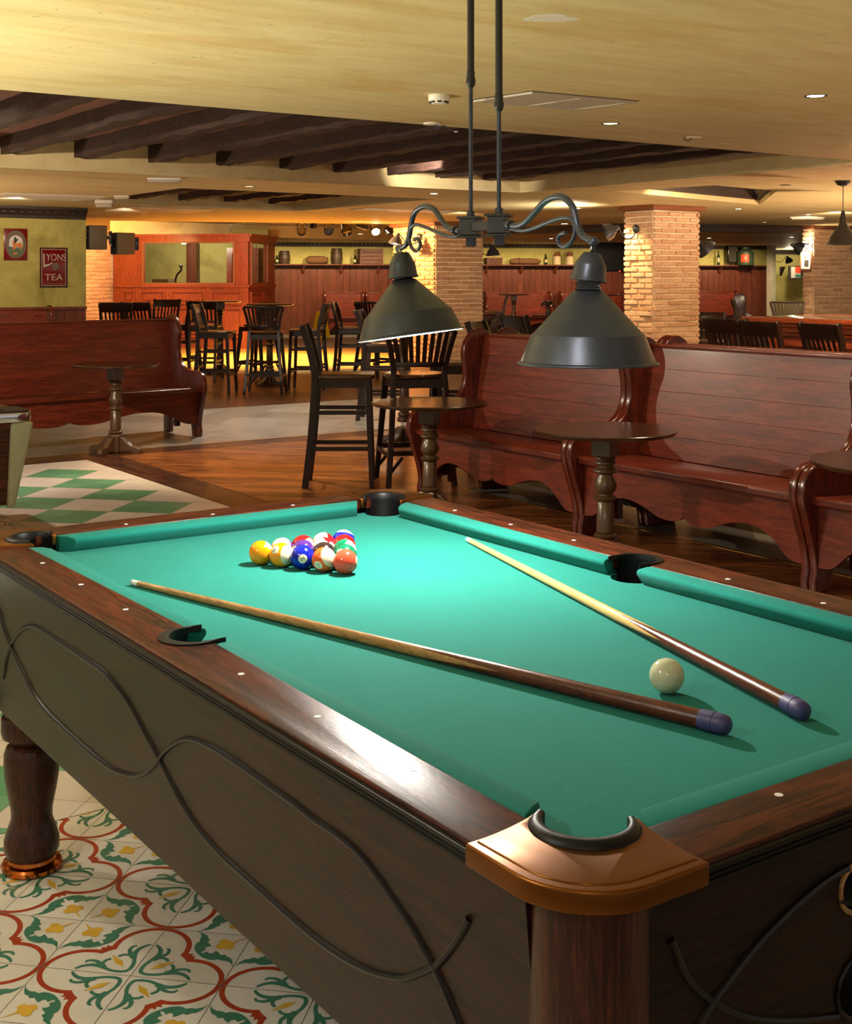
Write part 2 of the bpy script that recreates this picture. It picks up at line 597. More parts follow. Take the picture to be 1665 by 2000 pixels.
both(tris([(0.99, 0.36), (0.955, 0.42), (0.90, 0.455), (0.84, 0.455), (0.79, 0.475), (0.75, 0.45), (0.69, 0.45), (0.62, 0.475), (0.56, 0.52), (0.535, 0.555), (0.59, 0.565), (0.63, 0.605), (0.66, 0.57), (0.70, 0.585), (0.715, 0.635), (0.76, 0.60), (0.79, 0.56), (0.845, 0.575), (0.87, 0.54), (0.92, 0.52), (0.96, 0.46)]), 2)
MOTIF.append((3, [(0.15, 0.15), (0.265, 0.205), (0.36, 0.36), (0.205, 0.265)]))
for cx, cy, r in ((0.735, 0.735, 0.06), (0.83, 0.74, 0.058), (0.74, 0.83, 0.058), (0.80, 0.80, 0.06)):
    MOTIF.append((3, [(cx + r * math.cos(k * PI / 5), cy + r * math.sin(k * PI / 5)) for k in range(10)]))
MOTIF.append((3, [(0.82, 0.845), (0.845, 0.82), (0.96, 0.96)]))

GAP = 0.0016
def pattern_tiles(rects):
    mb = MB()
    for rect in rects:
        i0, i1, j0, j1 = tile_range(rect)
        for i in range(i0, i1):
            for j in range(j0, j1):
                a, b = A0 + i * TS, B0 + j * TS
                q = [ab2xy(a + GAP / 2, b + GAP / 2), ab2xy(a + TS - GAP / 2, b + GAP / 2), ab2xy(a + TS - GAP / 2, b + TS - GAP / 2), ab2xy(a + GAP / 2, b + TS - GAP / 2)]
                q = clip(q, rect)
                if not q:
                    continue
                flat(mb, q, -0.0007, 0)
                for km, (mi, poly) in enumerate(MOTIF):
                    w = []
                    for x, y in poly:
                        x = min(max(x, 0.006), 0.994); y = min(max(y, 0.006), 0.994)
                        uu = x if i % 2 == 0 else 1 - x
                        vv = y if j % 2 == 0 else 1 - y
                        w.append(ab2xy(a + uu * TS, b + vv * TS))
                    flat(mb, clip(w, rect), -0.0005 + km * 2.5e-6, mi)
    bm = mb.bm
    for f in bm.faces:
        f.normal_update()
        if f.normal.z < 0:
            f.normal_flip()
    me = bpy.data.meshes.new('floor')
    bm.to_mesh(me); bm.free()
    for m in ('tile_cream', 'ink_red', 'ink_green', 'ink_yellow'):
        me.materials.append(MT[m])
    o = bpy.data.objects.new('floor', me)
    COL.objects.link(o)
    structure(o, 'patterned cement tiles with red quatrefoils and green leaves')

PERIOD = 0.397
def checker_tiles(rects):
    mb = MB()
    for rect in rects:
        i0, i1, j0, j1 = tile_range(rect)
        for i in range(i0, i1):
            for j in range(j0, j1):
                a, b = 8.30 + (i - 29) * TS, 3.74 + (j - 13) * TS
                ia, ib = math.floor((a + TS / 2 - 8.30) / PERIOD), math.floor((b + TS / 2 - 3.74) / PERIOD)
                g = (ia + ib) % 2 == 0
                q = [ab2xy(a + GAP / 2, b + GAP / 2), ab2xy(a + TS - GAP / 2, b + GAP / 2), ab2xy(a + TS - GAP / 2, b + TS - GAP / 2), ab2xy(a + GAP / 2, b + TS - GAP / 2)]
                cx, cy = ab2xy(8.30 + (ia + 0.5) * PERIOD, 3.74 + (ib + 0.5) * PERIOD)
                if cx > 3.44 or cy > 9.62:
                    g = False
                q = clip(q, rect)
                flat(mb, q, -0.0004, 1 if g else 0)
    bm = mb.bm
    for f in bm.faces:
        f.normal_update()
        if f.normal.z < 0:
            f.normal_flip()
    me = bpy.data.meshes.new('floor')
    bm.to_mesh(me); bm.free()
    me.materials.append(MT['tile_white']); me.materials.append(MT['tile_green'])
    o = bpy.data.objects.new('floor', me)
    COL.objects.link(o)
    structure(o, 'green and white checkered floor tiles')

pattern_tiles([(-0.6, 2.36, -0.3, 3.385), (1.85, 2.36, 3.385, 9.9)])
checker_tiles([(2.363, 3.63, -0.4, 9.95), (-1.6, 1.847, 3.388, 9.95)])

mb = MB()
mb.slab([(-6, -4), (40, -4), (40, 42), (-6, 42)], -0.05, -0.0035)
structure(mb.build('floor', 'grout', smooth=False), 'grout and screed below the tiles')

def planks(rects, w, l, mat, rot, label, z=0.0, poly_ok=None):
    mb = MB()
    c, s = math.cos(rot), math.sin(rot)
    for rect in rects:
        pts = [((x * c + y * s), (-x * s + y * c)) for x in rect[:2] for y in rect[2:]]
        x0, x1 = min(p[0] for p in pts), max(p[0] for p in pts)
        y0, y1 = min(p[1] for p in pts), max(p[1] for p in pts)
        j = 0
        y = y0
        while y < y1:
            x = x0 - RND.random() * l
            while x < x1:
                q = [(x + 0.001, y + 0.0008), (x + l - 0.001, y + 0.0008), (x + l - 0.001, y + w - 0.0008), (x + 0.001, y + w - 0.0008)]
                qw = clip([(p[0] * c - p[1] * s, p[0] * s + p[1] * c) for p in q], rect)
                if qw:
                    mb.face([(p[0] * c + p[1] * s, -p[0] * s + p[1] * c, z) for p in qw])
                x += l
            y += w
            j += 1
    bm = mb.bm
    for f in bm.faces:
        f.normal_update()
        if f.normal.z < 0:
            f.normal_flip()
    me = bpy.data.meshes.new('floor')
    bm.to_mesh(me); bm.free()
    me.materials.append(MT[mat])
    o = bpy.data.objects.new('floor', me)
    COL.objects.link(o)
    o.rotation_euler.z = rot
    return structure(o, label)

D135 = math.radians(135)
planks([(3.92, 5.24, -0.5, 7.1), (3.92, 9.2, 7.1, 10.05)], 0.15, 1.3, 'floor_wood', D135, 'orange wooden floorboards')
planks([(3.635, 3.91, -0.5, 10.3)], 0.275, 2.2, 'floor_dark', PI / 2, 'dark border board')
planks([(2.0, 3.63, 10.0, 10.3), (3.92, 9.2, 10.06, 10.3)], 0.24, 2.2, 'floor_dark', 0.0, 'dark border board')
planks([(5.27, 16.0, -0.5, 7.08), (9.22, 16.0, 7.08, 10.05)], 0.6, 0.6, 'slate', D135, 'grey floor tiles behind the brass strip')
planks([(-3, 22, 10.33, 13.05)], 0.6, 0.6, 'slate', D135, 'grey slate floor tiles')
planks([(9.2, 16.0, 10.05, 10.33)], 0.24, 2.2, 'floor_dark', 0.0, 'dark border board')
planks([(-2, 30, 13.07, 32)], 0.12, 1.2, 'floor_dark', D135, 'dark wooden floorboards of the bar')
mb = MB()
mb.box((5.255, 3.3, -0.001), (0.028, 7.6, 0.006)).box((5.4, 10.315, -0.001), (7.6, 0.03, 0.006))
structure(mb.build('floor', 'brass', smooth=False), 'brass strip between floor coverings')
# parquet dance floor in front of the music booth
DF = [floor_at(250, 730), floor_at(830, 719), floor_at(800, 681), floor_at(250, 678)]
mb = MB()
mb.slab(DF, -0.002, 0.006)
structure(mb.build('floor', 'parquet', smooth=False), 'yellow parquet dance floor')
mb = MB()
mb.slab([floor_at(420, 679), floor_at(1000, 676), floor_at(1000, 652), floor_at(430, 652)], -0.002, 0.005)
structure(mb.build('floor', 'slate', smooth=False), 'grey boards along the back wall')

# ---------------------------------------------------------------- ceilings
CZ = 2.35
C1 = [(-3.0, 6.22), (8.60, 6.22), (8.60, 10.62), (-3.0, 10.62)]
C2 = [(5.37, 12.03), (8.5, 12.03), (8.5, 15.3), (5.37, 15.3)]
C3 = [floor_at(215, 431, CZ), floor_at(785, 438, CZ), floor_at(785, 470, CZ), floor_at(215, 456, CZ)]
C4 = [(9.466, 8.691), floor_at(1518, 373, CZ), floor_at(1485, 400, CZ), floor_at(1205, 374, CZ)]
HOLES = [C1, C2, C3, C4]
def rel(poly, o):
    return [(p[0] - o[0], p[1] - o[1]) for p in poly]
mb = MB()
mb.slab([(-7, -5), (42, -5), (42, 44), (-7, 44)], CZ, CZ + 0.02, holes=HOLES)
structure(mb.build('ceiling', 'ceiling_plaster', smooth=False), 'cream stained plaster ceiling')
def coffer(poly, z1, side, top, label):
    mb = MB()
    n = len(poly)
    for i in range(n):
        a, b = poly[i], poly[(i + 1) % n]
        mb.face([(a[0], a[1], CZ + 0.02), (b[0], b[1], CZ + 0.02), (b[0], b[1], z1), (a[0], a[1], z1)], 0)
    mb.face([(p[0], p[1], z1) for p in poly], 1)
    return structure(mb.build('ceiling', [side, top], smooth=False), label)
coffer(C1, 2.60, 'soffit_plaster', 'board_ceiling', 'raised ceiling bay with dark beams')
coffer(C2, 2.58, 'soffit_plaster', 'board_ceiling', 'small raised ceiling bay with dark beams')
coffer(C3, 2.62, 'soffit_plaster', 'soffit_plaster', 'raised ceiling over the stage')
coffer(C4, 2.62, 'soffit_plaster', 'soffit_plaster', 'raised ceiling bay lined with carved cornice')
# the lowered plaster soffit continues as clear faces of the bay: carved cornice on two sides of the fourth bay
def cornice(name, p, q, z0, z1, out, mat, label, flip=1, kind=True):
    # carved cornice from p to q; out = how far it stands off
    p, q = Vector((p[0], p[1], 0)), Vector((q[0], q[1], 0))
    d = (q - p).normalized()
    n = Vector((d.y, -d.x, 0)) * flip
    h = z1 - z0
    prof = [(0, z0), (0.25 * out, z0), (0.3 * out, z0 + 0.25 * h), (0.55 * out, z0 + 0.45 * h), (0.62 * out, z0 + 0.55 * h), (0.9 * out, z0 + 0.72 * h), (out, z0 + 0.8 * h), (out, z1), (0, z1)]
    mb = MB()
    mb.prism(prof, lambda t: p + n * t[0] + Vector((0, 0, t[1])), lambda t: q + n * t[0] + Vector((0, 0, t[1])))
    L = (q - p).length
    k = 0.06
    while k < L:
        c = p + d * k + n * (0.78 * out) + Vector((0, 0, z0 + 0.52 * h))
        mb.box(c, (0.05, 0.05, 0.16 * h), math.atan2(d.y, d.x))
        k += 0.11
    o = mb.build(name, mat, smooth=False)
    structure(o, label)
    return o
cornice('trim_1', C4[3], C4[2], CZ + 0.055, CZ + 0.265, 0.2, 'cornice_wood', 'dark carved cornice in the ceiling bay')
cornice('trim_2', C4[2], C4[1], CZ + 0.055, CZ + 0.265, 0.2, 'cornice_wood', 'dark carved cornice in the ceiling bay')

def rough_beam(name, p, q, w, z0, z1, label, grp, seed):
    rr = random.Random(seed)
    p, q = Vector((p[0], p[1], 0)), Vector((q[0], q[1], 0))
    d = q - p
    n = Vector((d.y, -d.x, 0)).normalized()
    mb = MB()
    rings = []
    N = 26
    for i in range(N + 1):
        c = p + d * (i / N)
        r = []
        for sx, zz in ((-1, z1), (-1, z0), (-0.4, z0), (0.4, z0), (1, z0), (1, z1)):
            j = 0.012
            r.append(mb.bm.verts.new(c + n * (sx * w / 2 + rr.uniform(-j, j)) + Vector((0, 0, zz + (rr.uniform(-j, j) if zz == z0 else 0)))))
        rings.append(r)
    for i in range(N):
        for k in range(6):
            mb.bm.faces.new([rings[i][k], rings[i][(k + 1) % 6], rings[i + 1][(k + 1) % 6], rings[i + 1][k]])
    mb.bm.faces.new(rings[0][::-1]); mb.bm.faces.new(rings[-1])
    o = mb.build(name, 'beam_wood', ang=60)
    tag(o, label, 'beam', grp)
    return o
ORD = ['first', 'second', 'third', 'fourth', 'fifth', 'sixth', 'seventh', 'eighth', 'ninth', 'tenth', 'eleventh']
bx = [8.18, 7.56, 6.98, 6.37, 5.785, 5.145, 4.49, 3.83, 3.21, 2.58, 1.95]
for k, x in enumerate(bx):
    rough_beam('ceiling_beam', (x, 6.2), (x, 10.66), 0.135, 2.465, 2.60, 'rough dark ceiling beam in the big bay, %s counted from the end towards the bar counter' % ORD[k], 'beams of the big ceiling bay', k)
for k, x in enumerate([5.55, 6.2, 6.85, 7.5, 8.15]):
    rough_beam('ceiling_beam', (x, 12.0), (x, 15.34), 0.14, 2.44, 2.58, 'rough dark beam in the small farther bay, %s counted from the green wall' % ORD[k], 'beams of the small ceiling bay', 40 + k)

# ---------------------------------------------------------------- walls
mb = MB()
mb.box((1.7, 16.36, 1.175), (8.43, 0.24, 2.35))
structure(mb.build('wall_left', 'green_plaster', smooth=False), 'mottled green plaster wall with tin signs')
mb = MB()
x = -2.5
while x < 5.86:
    mb.box((x + 0.07, 16.232, 0.53), (0.136, 0.03, 1.04)); x += 0.14
mb.box((1.7, 16.22, 1.06), (8.42, 0.06, 0.035))
structure(mb.build('trim_3', 'panel_wood', smooth=False), 'wooden wainscot below the green wall')
cornice('trim_4', (-2.5, 16.24), (5.90, 16.24), 2.2, 2.35, 0.12, 'cornice_wood', 'dark carved cornice on the green wall')

def brick_wall(mb, p, q, z0, z1, pitch, blen, jit, rr, ins=0.0):
    # bricks on the face that looks to the right of p -> q
    p, q = Vector((p[0], p[1], 0)), Vector((q[0], q[1], 0))
    d = (q - p)
    L = d.length
    d.normalize()
    n = Vector((d.y, -d.x, 0))
    an = math.atan2(d.y, d.x)
    k = 0
    z = z0
    while z < z1 - pitch * 0.5:
        s = -blen * (0.5 if k % 2 else 0.0)
        while s < L - 0.01:
            a, b = max(s, 0), min(s + blen - 0.018, L)
            if b - a > 0.03:
                h = pitch - 0.018 + rr.uniform(-0.006, 0.004)
                pr = 0.023 + rr.uniform(-jit, jit)
                c = p + d * ((a + b) / 2) + n * (pr / 2) + Vector((0, 0, z + pitch / 2 + rr.uniform(-0.003, 0.003)))
                tilt = Matrix.Rotation(rr.uniform(-0.02, 0.02), 4, 'Y')
                m = Matrix.Translation(c) @ Matrix.Rotation(an, 4, 'Z') @ tilt
                vs = []
                for xx in (-1, 1):
                    for yy in (-1, 1):
                        for zz in (-1, 1):
                            sh = 0.82 if yy < 0 else 1.0
                            vs.append(mb.bm.verts.new(m @ Vector((xx * ((b - a) / 2 - (0.004 if yy < 0 else 0)) , yy * pr / 2, zz * h / 2 * sh))))
                for qd in ((0, 1, 3, 2), (4, 6, 7, 5), (0, 4, 5, 1), (2, 3, 7, 6), (0, 2, 6, 4), (1, 5, 7, 3)):
                    mb.bm.faces.new([vs[i] for i in qd])
            s += blen
        z += pitch
        k += 1

def brick_column(c, sx, sy, h, mat, label, pitch=0.069, blen=0.25, crown=True, jit=0.008, seed=1):
    rr = random.Random(seed)
    t = thing('brick_column', label, 'column', (c[0], c[1], 0))
    mb = MB()
    mb.box((0, 0, h / 2), (sx, sy, h))
    mb.build('mortar_core', 'mortar', t, smooth=False)
    mb = MB()
    P = [(-sx / 2, -sy / 2), (sx / 2, -sy / 2), (sx / 2, sy / 2), (-sx / 2, sy / 2)]
    for i in range(4):
        brick_wall(mb, P[i], P[(i + 1) % 4], 0.0, h - (0.06 if crown else 0), pitch, blen, jit * (1.6 if i == 3 else 1), rr)
    bm = mb.bm
    bmesh.ops.recalc_face_normals(bm, faces=bm.faces)
    me = bpy.data.meshes.new('brick_facing')
    bm.to_mesh(me); bm.free()
    me.materials.append(MT[mat])
    o = bpy.data.objects.new('brick_facing', me); COL.objects.link(o); o.parent = t
    if crown:
        mb = MB()
        mb.box((0, 0, h - 0.05), (sx + 0.07, sy + 0.07, 0.03)).box((0, 0, h - 0.025), (sx + 0.13, sy + 0.13, 0.05))
        mb.build('crown_moulding', 'crown_wood', t, bev=0.008, smooth=False)
    return t
COLR = brick_column((11.78, 11.69), 0.79, 0.50, 2.35, 'brick', 'pale brick column with a wall lamp, behind the wooden settles', seed=1)
COLL = brick_column((12.41, 17.5), 0.95, 1.2, 2.35, 'brick_tan', 'tan brick column behind the bar stools and the smaller-looking lamp shade', 0.074, 0.27, seed=2)
COLF = brick_column((18.95, 14.5), 1.6, 0.2, 2.35, 'brick', 'pale brick column behind the bar counter, framed photo on its side', 0.075, 0.27, seed=3)

rr = random.Random(5)
BW0, BW1 = ray(140, 25.2), ray(224, 27.0)
mb = MB()
brick_wall(mb, BW0, BW1, 0.0, 2.35, 0.078, 0.28, 0.006, rr)
d = (Vector(BW1) - Vector(BW0)).normalized()
nn = Vector((-d.y, d.x))
mb.slab([BW0, BW1, tuple(Vector(BW1) + nn * 0.2), tuple(Vector(BW0) + nn * 0.2)], 0, 2.35)
structure(mb.build('wall_side', 'brick', smooth=False), 'brick wall beside the music booth')

# back wall of the bar: board panelling, shelf, olive plaster above
W0, W1 = Vector(ray(470, 32.4)), Vector(ray(1503, 36.4))
WD = (W1 - W0).normalized()
WN = Vector((WD.y, -WD.x))            # towards the room
WLEN = (W1 - W0).length
WANG = math.atan2(WD.y, WD.x)
def wall_spot(u, off=0.0, s=None):
    # spot on the back wall seen along u, standing off by off metres
    r = Vector(ray(u, 1.0))
    base = W0 + WN * off
    den = r.x * WD.y - r.y * WD.x
    k = (base.x * WD.y - base.y * WD.x) / den
    return r * k
def wbox(mb, s0, s1, o0, o1, z0, z1, mi=0):
    c = W0 + WD * ((s0 + s1) / 2) + WN * ((o0 + o1) / 2)
    mb.box((c.x, c.y, (z0 + z1) / 2), (s1 - s0, o1 - o0, z1 - z0), WANG, mi)
mb = MB()
wbox(mb, -4, WLEN, -0.25, 0.0, 0, 2.37)
structure(mb.build('wall_back', 'olive_plaster', smooth=False), 'olive plaster back wall above the panelling')
mb = MB()
s = -4.0
while s < WLEN - 0.05:
    wbox(mb, s + 0.004, s + 0.166, 0.0, 0.03 + RND.uniform(0, 0.004), 0.0, 1.76); s += 0.17
wbox(mb, -4, WLEN, 0.0, 0.05, 0.0, 0.12)
o = mb.build('trim_5', 'panel_wood', smooth=False)
structure(o, 'reddish vertical board panelling along the back wall')
cornice('trim_6', tuple(W0 - WD * 4), tuple(W1), 2.24, 2.365, 0.12, 'cornice_wood', 'dark cornice along the back wall')
t = thing('wall_shelf', 'long reddish wooden shelf on brackets above the back wall panelling', 'shelf', (W0.x, W0.y, 1.78), WANG)
mb = MB(); mb.box((WLEN / 2 - 2, -0.14, 0), (WLEN + 4, 0.28, 0.035)); mb.build('board', 'panel_wood', t, bev=0.006, smooth=False)
for k in range(16):
    mb = MB()
    prof = [(0, -0.02), (-0.2, -0.02), (-0.2, -0.06), (-0.13, -0.1), (-0.1, -0.17), (-0.04, -0.22), (-0.03, -0.27), (0, -0.28)]
    xx = 0.6 + k * 0.98
    mb.prism(prof, lambda p: (xx - 0.03, p[0], p[1]), lambda p: (xx + 0.03, p[0], p[1]))
    mb.build('bracket', 'panel_wood', t, smooth=False)
# olive wall of the room beyond
X0, X1 = Vector(ray(1490, 42)), Vector(ray(1760, 42))
mb = MB(); mb.slab([tuple(X0), tuple(X1), tuple(X1 + Vector((0.2, 0.3))), tuple(X0 + Vector((0.2, 0.3)))], 0, 2.37)
structure(mb.build('wall_far', 'olive_plaster', smooth=False), 'olive wall of the next room')
cornice('trim_7', tuple(X0), tuple(X1), 2.2, 2.365, 0.12, 'cornice_wood', 'dark cornice in the next room')
q = Vector(ray(1507, 36.0))
mb = MB(); mb.box((q.x, q.y, 1.18), (0.16, 0.22, 2.36), WANG)
structure(mb.build('wall_end', 'white_plaster', smooth=False), 'pale end of the back wall')
# carved dark beams under the ceiling between the columns
for k, (u0, d0, u1, d1) in enumerate(((905, 23.6, 1235, 21.5), (1340, 21.5, 1600, 22.6))):
    p, q = Vector(ray(u0, d0)), Vector(ray(u1, d1))
    mb = MB()
    mb.bar((p.x, p.y, 2.285), (q.x, q.y, 2.285), 0.22, 0.13)
    mb.bar((p.x, p.y, 2.33), (q.x, q.y, 2.33), 0.3, 0.05)
    o = mb.build('ceiling_beam', 'cornice_wood', smooth=False, bev=0.01)
    tag(o, ['dark moulded beam under the ceiling between the two nearer brick columns', 'dark moulded beam under the ceiling from the lamp column to the bar column'][k], 'beam')

# ---------------------------------------------------------------- the music booth
BC, BL = Vector(ray(485, 26.2)), Vector(ray(221, 26.75))
BF = (BL - BC).normalized()
BSD = Vector((R2, R2))
BNF = Vector((-R2, -R2))               # out of the front
BNS = Vector((R2, -R2))                # out of the side
FL = (BL - BC).length
booth = thing('music_booth', 'reddish wooden corner booth with glass windows beside the dance floor', 'booth', (BC.x, BC.y, 0))
def fpt(s, o, z):
    w = BF * s + BNF * o
    return Vector((w.x, w.y, z))
def spt(s, o, z):
    w = BSD * s + BNS * o
    return Vector((w.x, w.y, z))
SL = 1.86
def rect(a, b, c, d):
    return [(a, c), (b, c), (b, d), (a, d)]
BH = 2.335
mb = MB()
mb.prism(rect(0, FL, 0, BH), lambda p: fpt(p[0], 0, p[1]), lambda p: fpt(p[0], -0.07, p[1]), holes=[rect(0.32, 2.25, 1.345, 2.16)])
mb.build('front_wall', 'booth_wood', booth, smooth=False)
mb = MB()
mb.prism(rect(0, SL, 0, BH), lambda p: spt(p[0], 0, p[1]), lambda p: spt(p[0], -0.07, p[1]), holes=[rect(0.2, 1.26, 1.345, 2.16)])
mb.build('side_wall', 'booth_wood', booth, smooth=False)
for pt, L in ((fpt, FL), (spt, SL)):
    for z0, z1, o, nm in ((2.19, 2.31, 0.04, 'fascia'), (2.30, 2.345, 0.08, 'crown_moulding'), (1.25, 1.305, 0.04, 'sill_moulding'), (0, 0.16, 0.03, 'plinth')):
        mb = MB()
        mb.prism(rect(-0.03, L, z0, z1), lambda p: pt(p[0], o, p[1]), lambda p: pt(p[0], 0.0, p[1]))
        mb.build(nm, 'booth_wood', booth, smooth=False)
mb = MB()
mb.face([fpt(0, -0.02, 2.32), fpt(FL, -0.02, 2.32), fpt(FL, -1.8, 2.32), fpt(0, -1.8, 2.32)])
mb.build('booth_light_block', 'booth_wood', booth, smooth=False)  # unseen cover added to stop the booth light leaking upward
def panel(pt, a, b, c, d):
    mb = MB()
    mb.prism(rect(a, b, c, d), lambda p: pt(p[0], 0.035, p[1]), lambda p: pt(p[0], 0.0, p[1]), holes=[rect(a + 0.035, b - 0.035, c + 0.035, d - 0.035)])
    mb.prism(rect(a + 0.08, b - 0.08, c + 0.08, d - 0.08), lambda p: pt(p[0], 0.025, p[1]), lambda p: pt(p[0], 0.0, p[1]))
    mb.build('raised_panel', 'booth_wood', booth, smooth=False)
for a, b in ((0.12, 0.8), (0.9, 1.66), (1.78, 2.34), (2.44, 2.72)):
    panel(fpt, a, b, 0.90, 1.18)
    panel(fpt, a, b, 0.22, 0.84)
for a, b in ((0.14, 0.9), (1.0, 1.76)):
    panel(spt, a, b, 0.24, 1.16)
for pt, a, b in ((fpt, 0.32, 2.25), (spt, 0.2, 1.26)):
    mb = MB()
    mb.prism(rect(a - 0.045, b + 0.045, 1.305, 2.19), lambda p: pt(p[0], 0.03, p[1]), lambda p: pt(p[0], -0.075, p[1]), holes=[rect(a, b, 1.345, 2.16)])
    f = mb.build('window_frame', 'crown_wood', booth, smooth=False)
    mb = MB()
    m = a + (b - a) * 0.48
    mb.prism(rect(a, m, 1.345, 2.16), lambda p: pt(p[0], -0.02, p[1]), lambda p: pt(p[0], -0.026, p[1]))
    mb.prism(rect(m - 0.02, b, 1.345, 2.16), lambda p: pt(p[0], -0.045, p[1]), lambda p: pt(p[0], -0.051, p[1]))
    mb.build('pane', 'pane_glass', f, smooth=False)
mb = MB()
mb.prism(rect(0.62, 3.6, 0, 2.5), lambda p: fpt(p[0] - 0.5, -1.75, p[1]), lambda p: fpt(p[0] - 0.5, -1.82, p[1]))
o = mb.build('wall_booth', 'olive_plaster', None, (BC.x, BC.y, 0), smooth=False)
structure(o, 'olive wall behind the music booth')
# glazed door, post, desk and lamp seen through the glass
t = thing('inner_door', 'wooden glazed door seen through the booth window', 'door', (BC.x, BC.y, 0))
mb = MB()
mb.prism(rect(0.30, 1.02, 0.02, 2.10), lambda p: fpt(p[0], -1.62, p[1]), lambda p: fpt(p[0], -1.68, p[1]), holes=[rect(0.42, 0.90, 1.1, 1.98)])
mb.build('door_leaf', 'booth_wood', t, smooth=False)
mb = MB()
mb.prism(rect(0.42, 0.90, 1.1, 1.98), lambda p: fpt(p[0], -1.65, p[1]), lambda p: fpt(p[0], -1.66, p[1]))
mb.build('pane', 'paint_green', t, smooth=False)
mb = MB()
mb.prism(rect(1.68, 1.90, 0, 2.3), lambda p: fpt(p[0], -1.50, p[1]), lambda p: fpt(p[0], -1.70, p[1]))
tag(mb.build('wooden_post', 'panel_wood', None, (BC.x, BC.y, 0), smooth=False), 'wooden post standing inside the music booth', 'post')
mb = MB()
mb.prism(rect(1.85, 2.2, 1.3, 1.42), lambda p: fpt(p[0], -0.3, p[1]), lambda p: fpt(p[0], -0.7, p[1]))
mb.prism(rect(0.2, 2.4, 1.22, 1.3), lambda p: fpt(p[0], -0.15, p[1]), lambda p: fpt(p[0], -0.8, p[1]))
tag(mb.build('mixing_desk', 'speaker_black', None, (BC.x, BC.y, 0), smooth=False), 'dark mixing desk behind the booth glass', 'mixer')
a = MB()
pts = [fpt(1.72, -0.4, 1.42), fpt(1.68, -0.4, 1.52), fpt(1.60, -0.4, 1.6), fpt(1.60, -0.4, 1.66)]
a.tube(smooth_path(pts, 4), 0.022)
a.sphere(fpt(1.60, -0.4, 1.69), 0.04)
a.lathe([(0.09, 0), (0.09, 0.03), (0.02, 0.05), (0.02, 0.12)], fpt(1.72, -0.4, 1.305))
tag(a.build('desk_lamp', 'socket_black', None, (BC.x, BC.y, 0)), 'black gooseneck lamp behind the booth glass', 'lamp')
# ---------------------------------------------------------------- the pool table
BED, TOP = 0.766, 0.806
NX0, NX1, NY0, NY1 = 1.028, 2.018, 1.145, 3.125      # cushion noses
OX0, OX1, OY0, OY1 = 0.875, 2.171, 0.986, 3.284      # outer edges of the rails
WX0, WX1, WY0, WY1 = 0.974, 2.072, 1.091, 3.179      # cloth meets wood
MX, MY = (NX0 + NX1) / 2, (NY0 + NY1) / 2
TC = Vector((MX, MY, 0))
table = thing('pool_table', 'dark wooden pool table with green cloth and copper corner plates', 'pool table', TC)
def tb(mb, name, mat, **k):
    return mb.build(name, mat, k.pop('parent', table), shift=TC, **k)
def arc(cx, cy, r, a0, a1, n=10):
    return [(cx + r * math.cos(math.radians(a0 + (a1 - a0) * i / n)), cy + r * math.sin(math.radians(a0 + (a1 - a0) * i / n))) for i in range(n + 1)]
CP = 0.015                                              # corner pocket centre outside the nose corner
PR = 0.0535
PK = [(NX0 - CP, NY0 - CP), (NX1 + CP, NY0 - CP), (NX1 + CP, NY1 + CP), (NX0 - CP, NY1 + CP)]
SPX = 0.045
# bed cloth with six holes
ex = 0.045
out = []
out += arc(PK[0][0], PK[0][1], PR, 135, -45, 12)
out += arc(PK[1][0], PK[1][1], PR, 225, 45, 12)
mid_r = arc(NX1 + SPX, MY, PR, 270, 90, 12)
out += mid_r
out += arc(PK[2][0], PK[2][1], PR, 315, 135, 12)
out += arc(PK[3][0], PK[3][1], PR, 45, -135, 12)
out += arc(NX0 - SPX, MY, PR, 90, -90, 12)
mb = MB(); mb.slab(out, BED - 0.03, BED)
tb(mb, 'playing_surface', 'cloth', smooth=False)
# cushions
def cushion(p0, p1, inward, m0, m1):
    # p0 -> p1 along the cloth / wood line, inward = nose direction, m0/m1 = mitre set-back of the nose
    p0, p1 = Vector((p0[0], p0[1], 0)), Vector((p1[0], p1[1], 0))
    d = (p1 - p0).normalized()
    n = Vector((inward[0], inward[1], 0))
    W = 0.054
    prof = [(0.0, TOP - 0.002), (W * 0.55, TOP - 0.001), (W * 0.93, TOP - 0.005), (W, TOP - 0.011), (W * 0.97, TOP - 0.018), (W * 0.66, BED - 0.002), (0.0, BED - 0.002)]
    mb = MB()
    rings = []
    for p, m, sg in ((p0, m0, 1), (p1, m1, -1)):
        rings.append([mb.bm.verts.new(p + n * w + d * (sg * m * (w / W)) + Vector((0, 0, z))) for w, z in prof])
    k = len(prof)
    for i in range(k):
        mb.bm.faces.new([rings[0][i], rings[0][(i + 1) % k], rings[1][(i + 1) % k], rings[1][i]])
    mb.bm.faces.new(rings[0][::-1]); mb.bm.faces.new(rings[1])
    tb(mb, 'cushion', 'cloth', bev=0.003, seg=2, ang=50)
SG, CG = 0.066, 0.102
cushion((WX0, NY0 - 0.0 + CG - 0.052), (WX0, MY - SG), (1, 0), 0.034, -0.014)
cushion((WX0, MY + SG), (WX0, NY1 - CG + 0.052), (1, 0), -0.014, 0.034)
cushion((WX1, NY0 + CG - 0.052), (WX1, MY - SG), (-1, 0), 0.034, -0.014)
cushion((WX1, MY + SG), (WX1, NY1 - CG + 0.052), (-1, 0), -0.014, 0.034)
cushion((NX0 + CG - 0.052, WY0), (NX1 - CG + 0.052, WY0), (0, 1), 0.034, 0.034)
cushion((NX0 + CG - 0.052, WY1), (NX1 - CG + 0.052, WY1), (0, -1), 0.034, 0.034)
